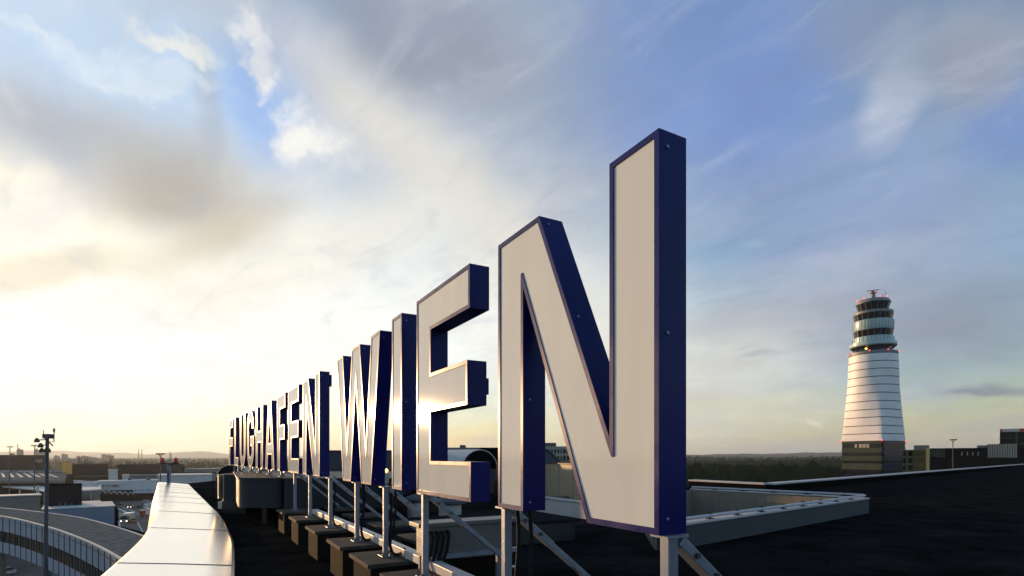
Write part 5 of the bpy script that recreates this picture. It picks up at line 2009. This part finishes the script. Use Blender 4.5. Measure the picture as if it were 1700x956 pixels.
# small orange baggage tug
p = on(221.5, 868, .01)
tg = thing('baggage_tug', 'small orange and dark baggage tug beside the pale truck', 'tug', (p.x, p.y, .012), R(-72), 'vehicles on the airport road')
MB().box(-1.5, 1.5, -.75, .75, .35, 1.0).build('body', M_CARO, tg, bevel=.08)
MB().box(-.9, .6, -.7, .7, 1.9, 2.05).build('canopy', M_CARO, tg, bevel=.03)
for a in (-.85, .55):
    for b in (-.65, .65):
        MB().box(a - .05, a + .05, b - .05, b + .05, 1.0, 1.9).build('canopy_post', M_TYRE, tg)
        MB().tube([(a * 1.2, b - .12, .3), (a * 1.2, b + .12, .3)], .3, 12).build('wheel', M_TYRE, tg)
MB().box(-.7, -.2, -.5, .5, 1.0, 1.45).build('seat', M_TYRE, tg)
car('dark car on the bend, nearest the arches of arrivals hall', 192, 838, R(-20), M_CARD)
car('second dark car on the bend, right behind the first', 200, 841, R(-25), M_CARG)
car('lone dark car between the bend and the pale truck', 218.5, 843, R(-80), M_CARD, lights=True)
car('black car in the shade at right, beside the parked trucks', 231.5, 843, R(-70), M_CARD)
truck('maroon truck half hidden by the white parapet', 250, 858, R(-150), M_CARR, lights=False)
truck('white truck behind the maroon truck at the parapet edge', 255, 846, R(-150), M_CARW, lights=False)
car('pale van standing in the shade under the white awning', 243, 838, R(-30), M_CARG, van=True)
car('white van on the far road below the parking deck', 45.5, 817, R(-80), M_CARW, van=True, lights=True)
car('white pickup in the dark below the curved bridge', 8, 953, R(-15), M_CARW)

# ------------------------------------------------------------------ trees
def leaf_crown(rx, ry, rz_, zc, n, size, seed):
    """crown of many small leaf faces spread in clumps"""
    g = np.random.default_rng(seed)
    clumps = g.normal(size=(max(6, n // 60), 3))
    clumps /= np.linalg.norm(clumps, axis=1)[:, None]
    clumps *= g.uniform(.35, .85, (len(clumps), 1))
    c = clumps[g.integers(0, len(clumps), n)] + g.normal(size=(n, 3)) * .24
    c *= np.array([rx, ry, rz_])
    c[:, 2] += zc
    vs, fs = [], []
    for i in range(n):
        u = g.normal(size=3)
        u /= np.linalg.norm(u)
        w = np.cross(u, g.normal(size=3))
        w /= np.linalg.norm(w)
        s_ = size * g.uniform(.6, 1.3)
        vs += [tuple(c[i] - u * s_), tuple(c[i] + w * s_ * .5), tuple(c[i] + u * s_), tuple(c[i] - w * s_ * .5)]
        fs.append((4 * i, 4 * i + 1, 4 * i + 2, 4 * i + 3))
    return MB().raw(vs, fs)


def tree(label, px, py, h, r, seed, m_, cat='tree', group=None, n=420):
    p = on(px, py, 0)
    root = thing('small_tree', label, cat, (p.x, p.y, 0), 0, group)
    MB().tube([(0, 0, 0), (.1, 0, h * .3), (0, .1, h * .6)], h * .03, 7, h * .012).build('trunk', M_BARK, root)
    leaf_crown(r, r, h * .36, h * .62, n, h * .07, seed).build('crown', m_, root)
    return root


tree('pale rounded tree left of the thin mast by the far road', 22, 819, 6.5, 3.6, 1, M_LEAF2)
tree('pale rounded tree just left of the white van', 33, 819.5, 6.5, 3.8, 2, M_LEAF2)
tree('rounded grey tree right of the second thin mast', 61, 822, 7, 3.8, 3, M_LEAF2)
tree('dark tree under the edge of the drop off canopy', 5, 816, 6, 3.4, 4, M_LEAF2)


# forest: seen only as one mass to the horizon
def forest():
    g = np.random.default_rng(5)
    bm = bmesh.new()
    bmesh.ops.create_icosphere(bm, subdivisions=2, radius=1)
    V2 = np.array([v.co[:] for v in bm.verts])
    F2 = np.array([[v.index for v in f.verts] for f in bm.faces])
    bm.free()
    bm = bmesh.new()
    bmesh.ops.create_icosphere(bm, subdivisions=1, radius=1)
    V1 = np.array([v.co[:] for v in bm.verts])
    F1 = np.array([[v.index for v in f.verts] for f in bm.faces])
    bm.free()
    av, af = [], []
    off = 0

    def plant(n, y0, y1, p0, p1, V, Fc, hmin, hmax):
        nonlocal off
        yy = y0 * (y1 / y0) ** g.random(n)
        pxs = g.uniform(p0, p1, n)
        for Y, px in zip(yy, pxs):
            X = (px - CX) / F * Y
            h = g.uniform(hmin, hmax) * (1 + .25 * math.sin(X * .01) * math.sin(Y * .006))
            r = h * g.uniform(.30, .46)
            q = V * (1 + g.normal(size=(len(V), 1)) * .22)
            q = q * np.array([r, r, h * .5])
            q[:, 0] += X
            q[:, 1] += Y
            q[:, 2] += h * .5
            av.append(q)
            af.append(Fc + off)
            off += len(V)
    plant(1500, 300, 620, 1090, 1480, V2, F2, 8, 15)
    plant(3600, 620, 1500, 1080, 1500, V1, F1, 10, 17)
    plant(5200, 1500, 5000, 1060, 1760, V1, F1, 12, 22)
    vs = np.concatenate(av)
    fs = np.concatenate(af)
    me = bpy.data.meshes.new('forest')
    me.vertices.add(len(vs))
    me.vertices.foreach_set('co', vs.astype(np.float32).ravel())
    me.loops.add(fs.size)
    me.loops.foreach_set('vertex_index', fs.astype(np.int32).ravel())
    me.polygons.add(len(fs))
    me.polygons.foreach_set('loop_start', np.arange(0, fs.size, 3, dtype=np.int32))
    me.polygons.foreach_set('loop_total', np.full(len(fs), 3, dtype=np.int32))
    me.update()
    me.validate()
    me.materials.append(M_LEAF)
    o = bpy.data.objects.new('forest', me)
    COL.objects.link(o)
    stuff(o, 'dark olive forest stretching to the horizon left of the control tower', 'forest')


forest()
# a few pale house fronts among the trees
hs = None
for j, (px, py) in enumerate(((1340, 779), (1347, 777.5), (1353, 777), (1357, 781), (1369, 777), (1384, 780), (1388, 779))):
    Y = 620
    X = xat(px, Y)
    r_ = thing('far_house', 'small pale house among the trees left of the control tower', 'house', (X, Y, 0), random.uniform(-.4, .4), 'houses among the trees')
    z1 = zat(py, Y)
    MB().box(-1.5, 1.5, -1.5, 3, 0, z1).build('wall', M_CREAM if j < 5 else M_REDP, r_)
    MB().prism([(-1.8, -1.8), (1.8, -1.8), (1.8, 3.3), (-1.8, 3.3)], z1 + .01, z1 + 1.3, [(-.1, -1.8), (.1, -1.8), (.1, 3.3), (-.1, 3.3)]).build('roof', M_BROWN, r_)

# ------------------------------------------------------------------ far skyline on the left
g2 = random.Random(3)
cols = [(29, 3, 746), (59, 3.5, 746), (66, 3, 745), (91, 3.5, 757), (104, 4.5, 754), (112, 4, 762), (121, 6, 763), (137, 3, 757), (143, 3, 759), (152, 3, 760), (171, 6, 754.5), (181, 4, 756), (157, 4, 760), (88, 7, 764), (98, 6, 766), (128, 3, 758), (147, 3, 759),
        (205, 8, 766), (222, 6, 767), (246, 9, 768), (258, 6, 767), (300, 8, 769), (318, 10, 770), (340, 12, 769), (360, 9, 771)]
for px, w, yt in cols:
    Y = g2.uniform(1500, 2300)
    r_ = thing('far_block', 'hazy far building on the skyline below the hills', 'building', (xat(px, Y), Y, 0), 0, 'far blocks on the skyline')
    w2 = w / 2 * Y / F
    z1 = zat(yt, Y)
    MB().box(-w2, w2, 0, 18, 0, z1).build('wall', M_CITY, r_)
    MB().box(-w2 * .4, w2 * .3, 2, 8, z1, z1 + 3).build('roof_hut', M_CITY, r_)
for px, yt, lb in ((230, 746.5, 'thin left chimney of the far pair left of the red lamps'), (235.5, 746.5, 'thin right chimney of the far pair left of the red lamps'), (29.5, 738, 'thin far chimney above the brown hall')):
    Y = 2400
    r_ = thing('far_chimney', lb, 'chimney', (xat(px, Y), Y, 0), 0, 'far chimneys')
    MB().tube([(0, 0, 0), (0, 0, zat(yt, Y))], 2.0, 10, 1.4).build('stack', M_CITY, r_)
    MB().tube([(0, 0, zat(yt, Y)), (0, 0, zat(yt, Y) + 2)], 1.7, 10).build('rim', M_BROWN, r_)
for j, px in enumerate((131, 135, 141, 145, 150, 210, 215, 184)):
    Y = 900
    r_ = thing('conifer_tree', 'dark pointed far tree on the skyline behind the halls', 'tree', (xat(px, Y), Y, 0), 0, 'pointed far trees')
    h = zat(760 + g2.uniform(-2, 4), Y)
    MB().tube([(0, 0, 0), (0, 0, h * .5)], .4, 6).build('trunk', M_BARK, r_)
    g = np.random.default_rng(40 + j)
    n_ = 260
    tt = g.random(n_) ** .7
    vs, fs = [], []
    for i in range(n_):
        a = g.uniform(0, 6.28)
        zz = h * (.12 + .88 * (1 - tt[i]))
        rr = h * .2 * tt[i] * g.uniform(.5, 1.1)
        c = np.array([rr * math.cos(a), rr * math.sin(a), zz])
        u = g.normal(size=3) * h * .03
        w = g.normal(size=3) * h * .03
        vs += [tuple(c - u), tuple(c + w), tuple(c + u)]
        fs.append((3 * i, 3 * i + 1, 3 * i + 2))
    MB().raw(vs, fs).build('crown', M_LEAF, r_)


def far_trees():
    g = np.random.default_rng(9)
    vs, fs = [], []
    for i in range(2600):
        Y = g.uniform(700, 4200)
        px = g.uniform(-250, 640)
        X = (px - CX) / F * Y
        h = g.uniform(5, 13)
        k0 = len(vs)
        for j in range(5):
            a = 6.283 * j / 5 + g.uniform(-.4, .4)
            vs.append((X + h * .55 * math.cos(a), Y + h * .55 * math.sin(a), h * g.uniform(.1, .4)))
        for j in range(5):
            a = 6.283 * j / 5 + g.uniform(-.4, .4)
            vs.append((X + h * .4 * math.cos(a), Y + h * .4 * math.sin(a), h * g.uniform(.6, 1.0)))
        vs.append((X, Y, h))
        for j in range(5):
            fs.append((k0 + j, k0 + (j + 1) % 5, k0 + 5 + (j + 1) % 5, k0 + 5 + j))
            fs.append((k0 + 5 + j, k0 + 5 + (j + 1) % 5, k0 + 10))
    o = MB().raw(vs, fs).build('far_woodland', M_LEAF, None)
    stuff(o, 'scattered dark trees over the plain below the hazy hills', 'woodland')


far_trees()

# ------------------------------------------------------------------ haze
hz_m = bpy.data.materials.new('haze_air')
hz_m.use_nodes = True
N_, L_ = hz_m.node_tree.nodes, hz_m.node_tree.links
for nd in list(N_):
    if nd.type != 'OUTPUT_MATERIAL':
        N_.remove(nd)
pv = N_.new('ShaderNodeVolumePrincipled')
pv.inputs['Color'].default_value = (0.74, 0.86, 1.0, 1)
pv.inputs['Density'].default_value = HAZE
pv.inputs['Anisotropy'].default_value = 0.35
L_.new(pv.outputs[0], [n for n in N_ if n.type == 'OUTPUT_MATERIAL'][0].inputs['Volume'])
haze = MB().box(-14500, 14500, -900, 13200, -8, 190).build('haze', hz_m, None)
stuff(haze, 'pale evening haze over the plain and hills', 'haze')
sc.cycles.use_adaptive_sampling = True
sc.cycles.adaptive_threshold = 0.02
sc.cycles.volume_bounces = 0
sc.cycles.max_bounces = 6
sc.cycles.diffuse_bounces = 3
sc.cycles.glossy_bounces = 3
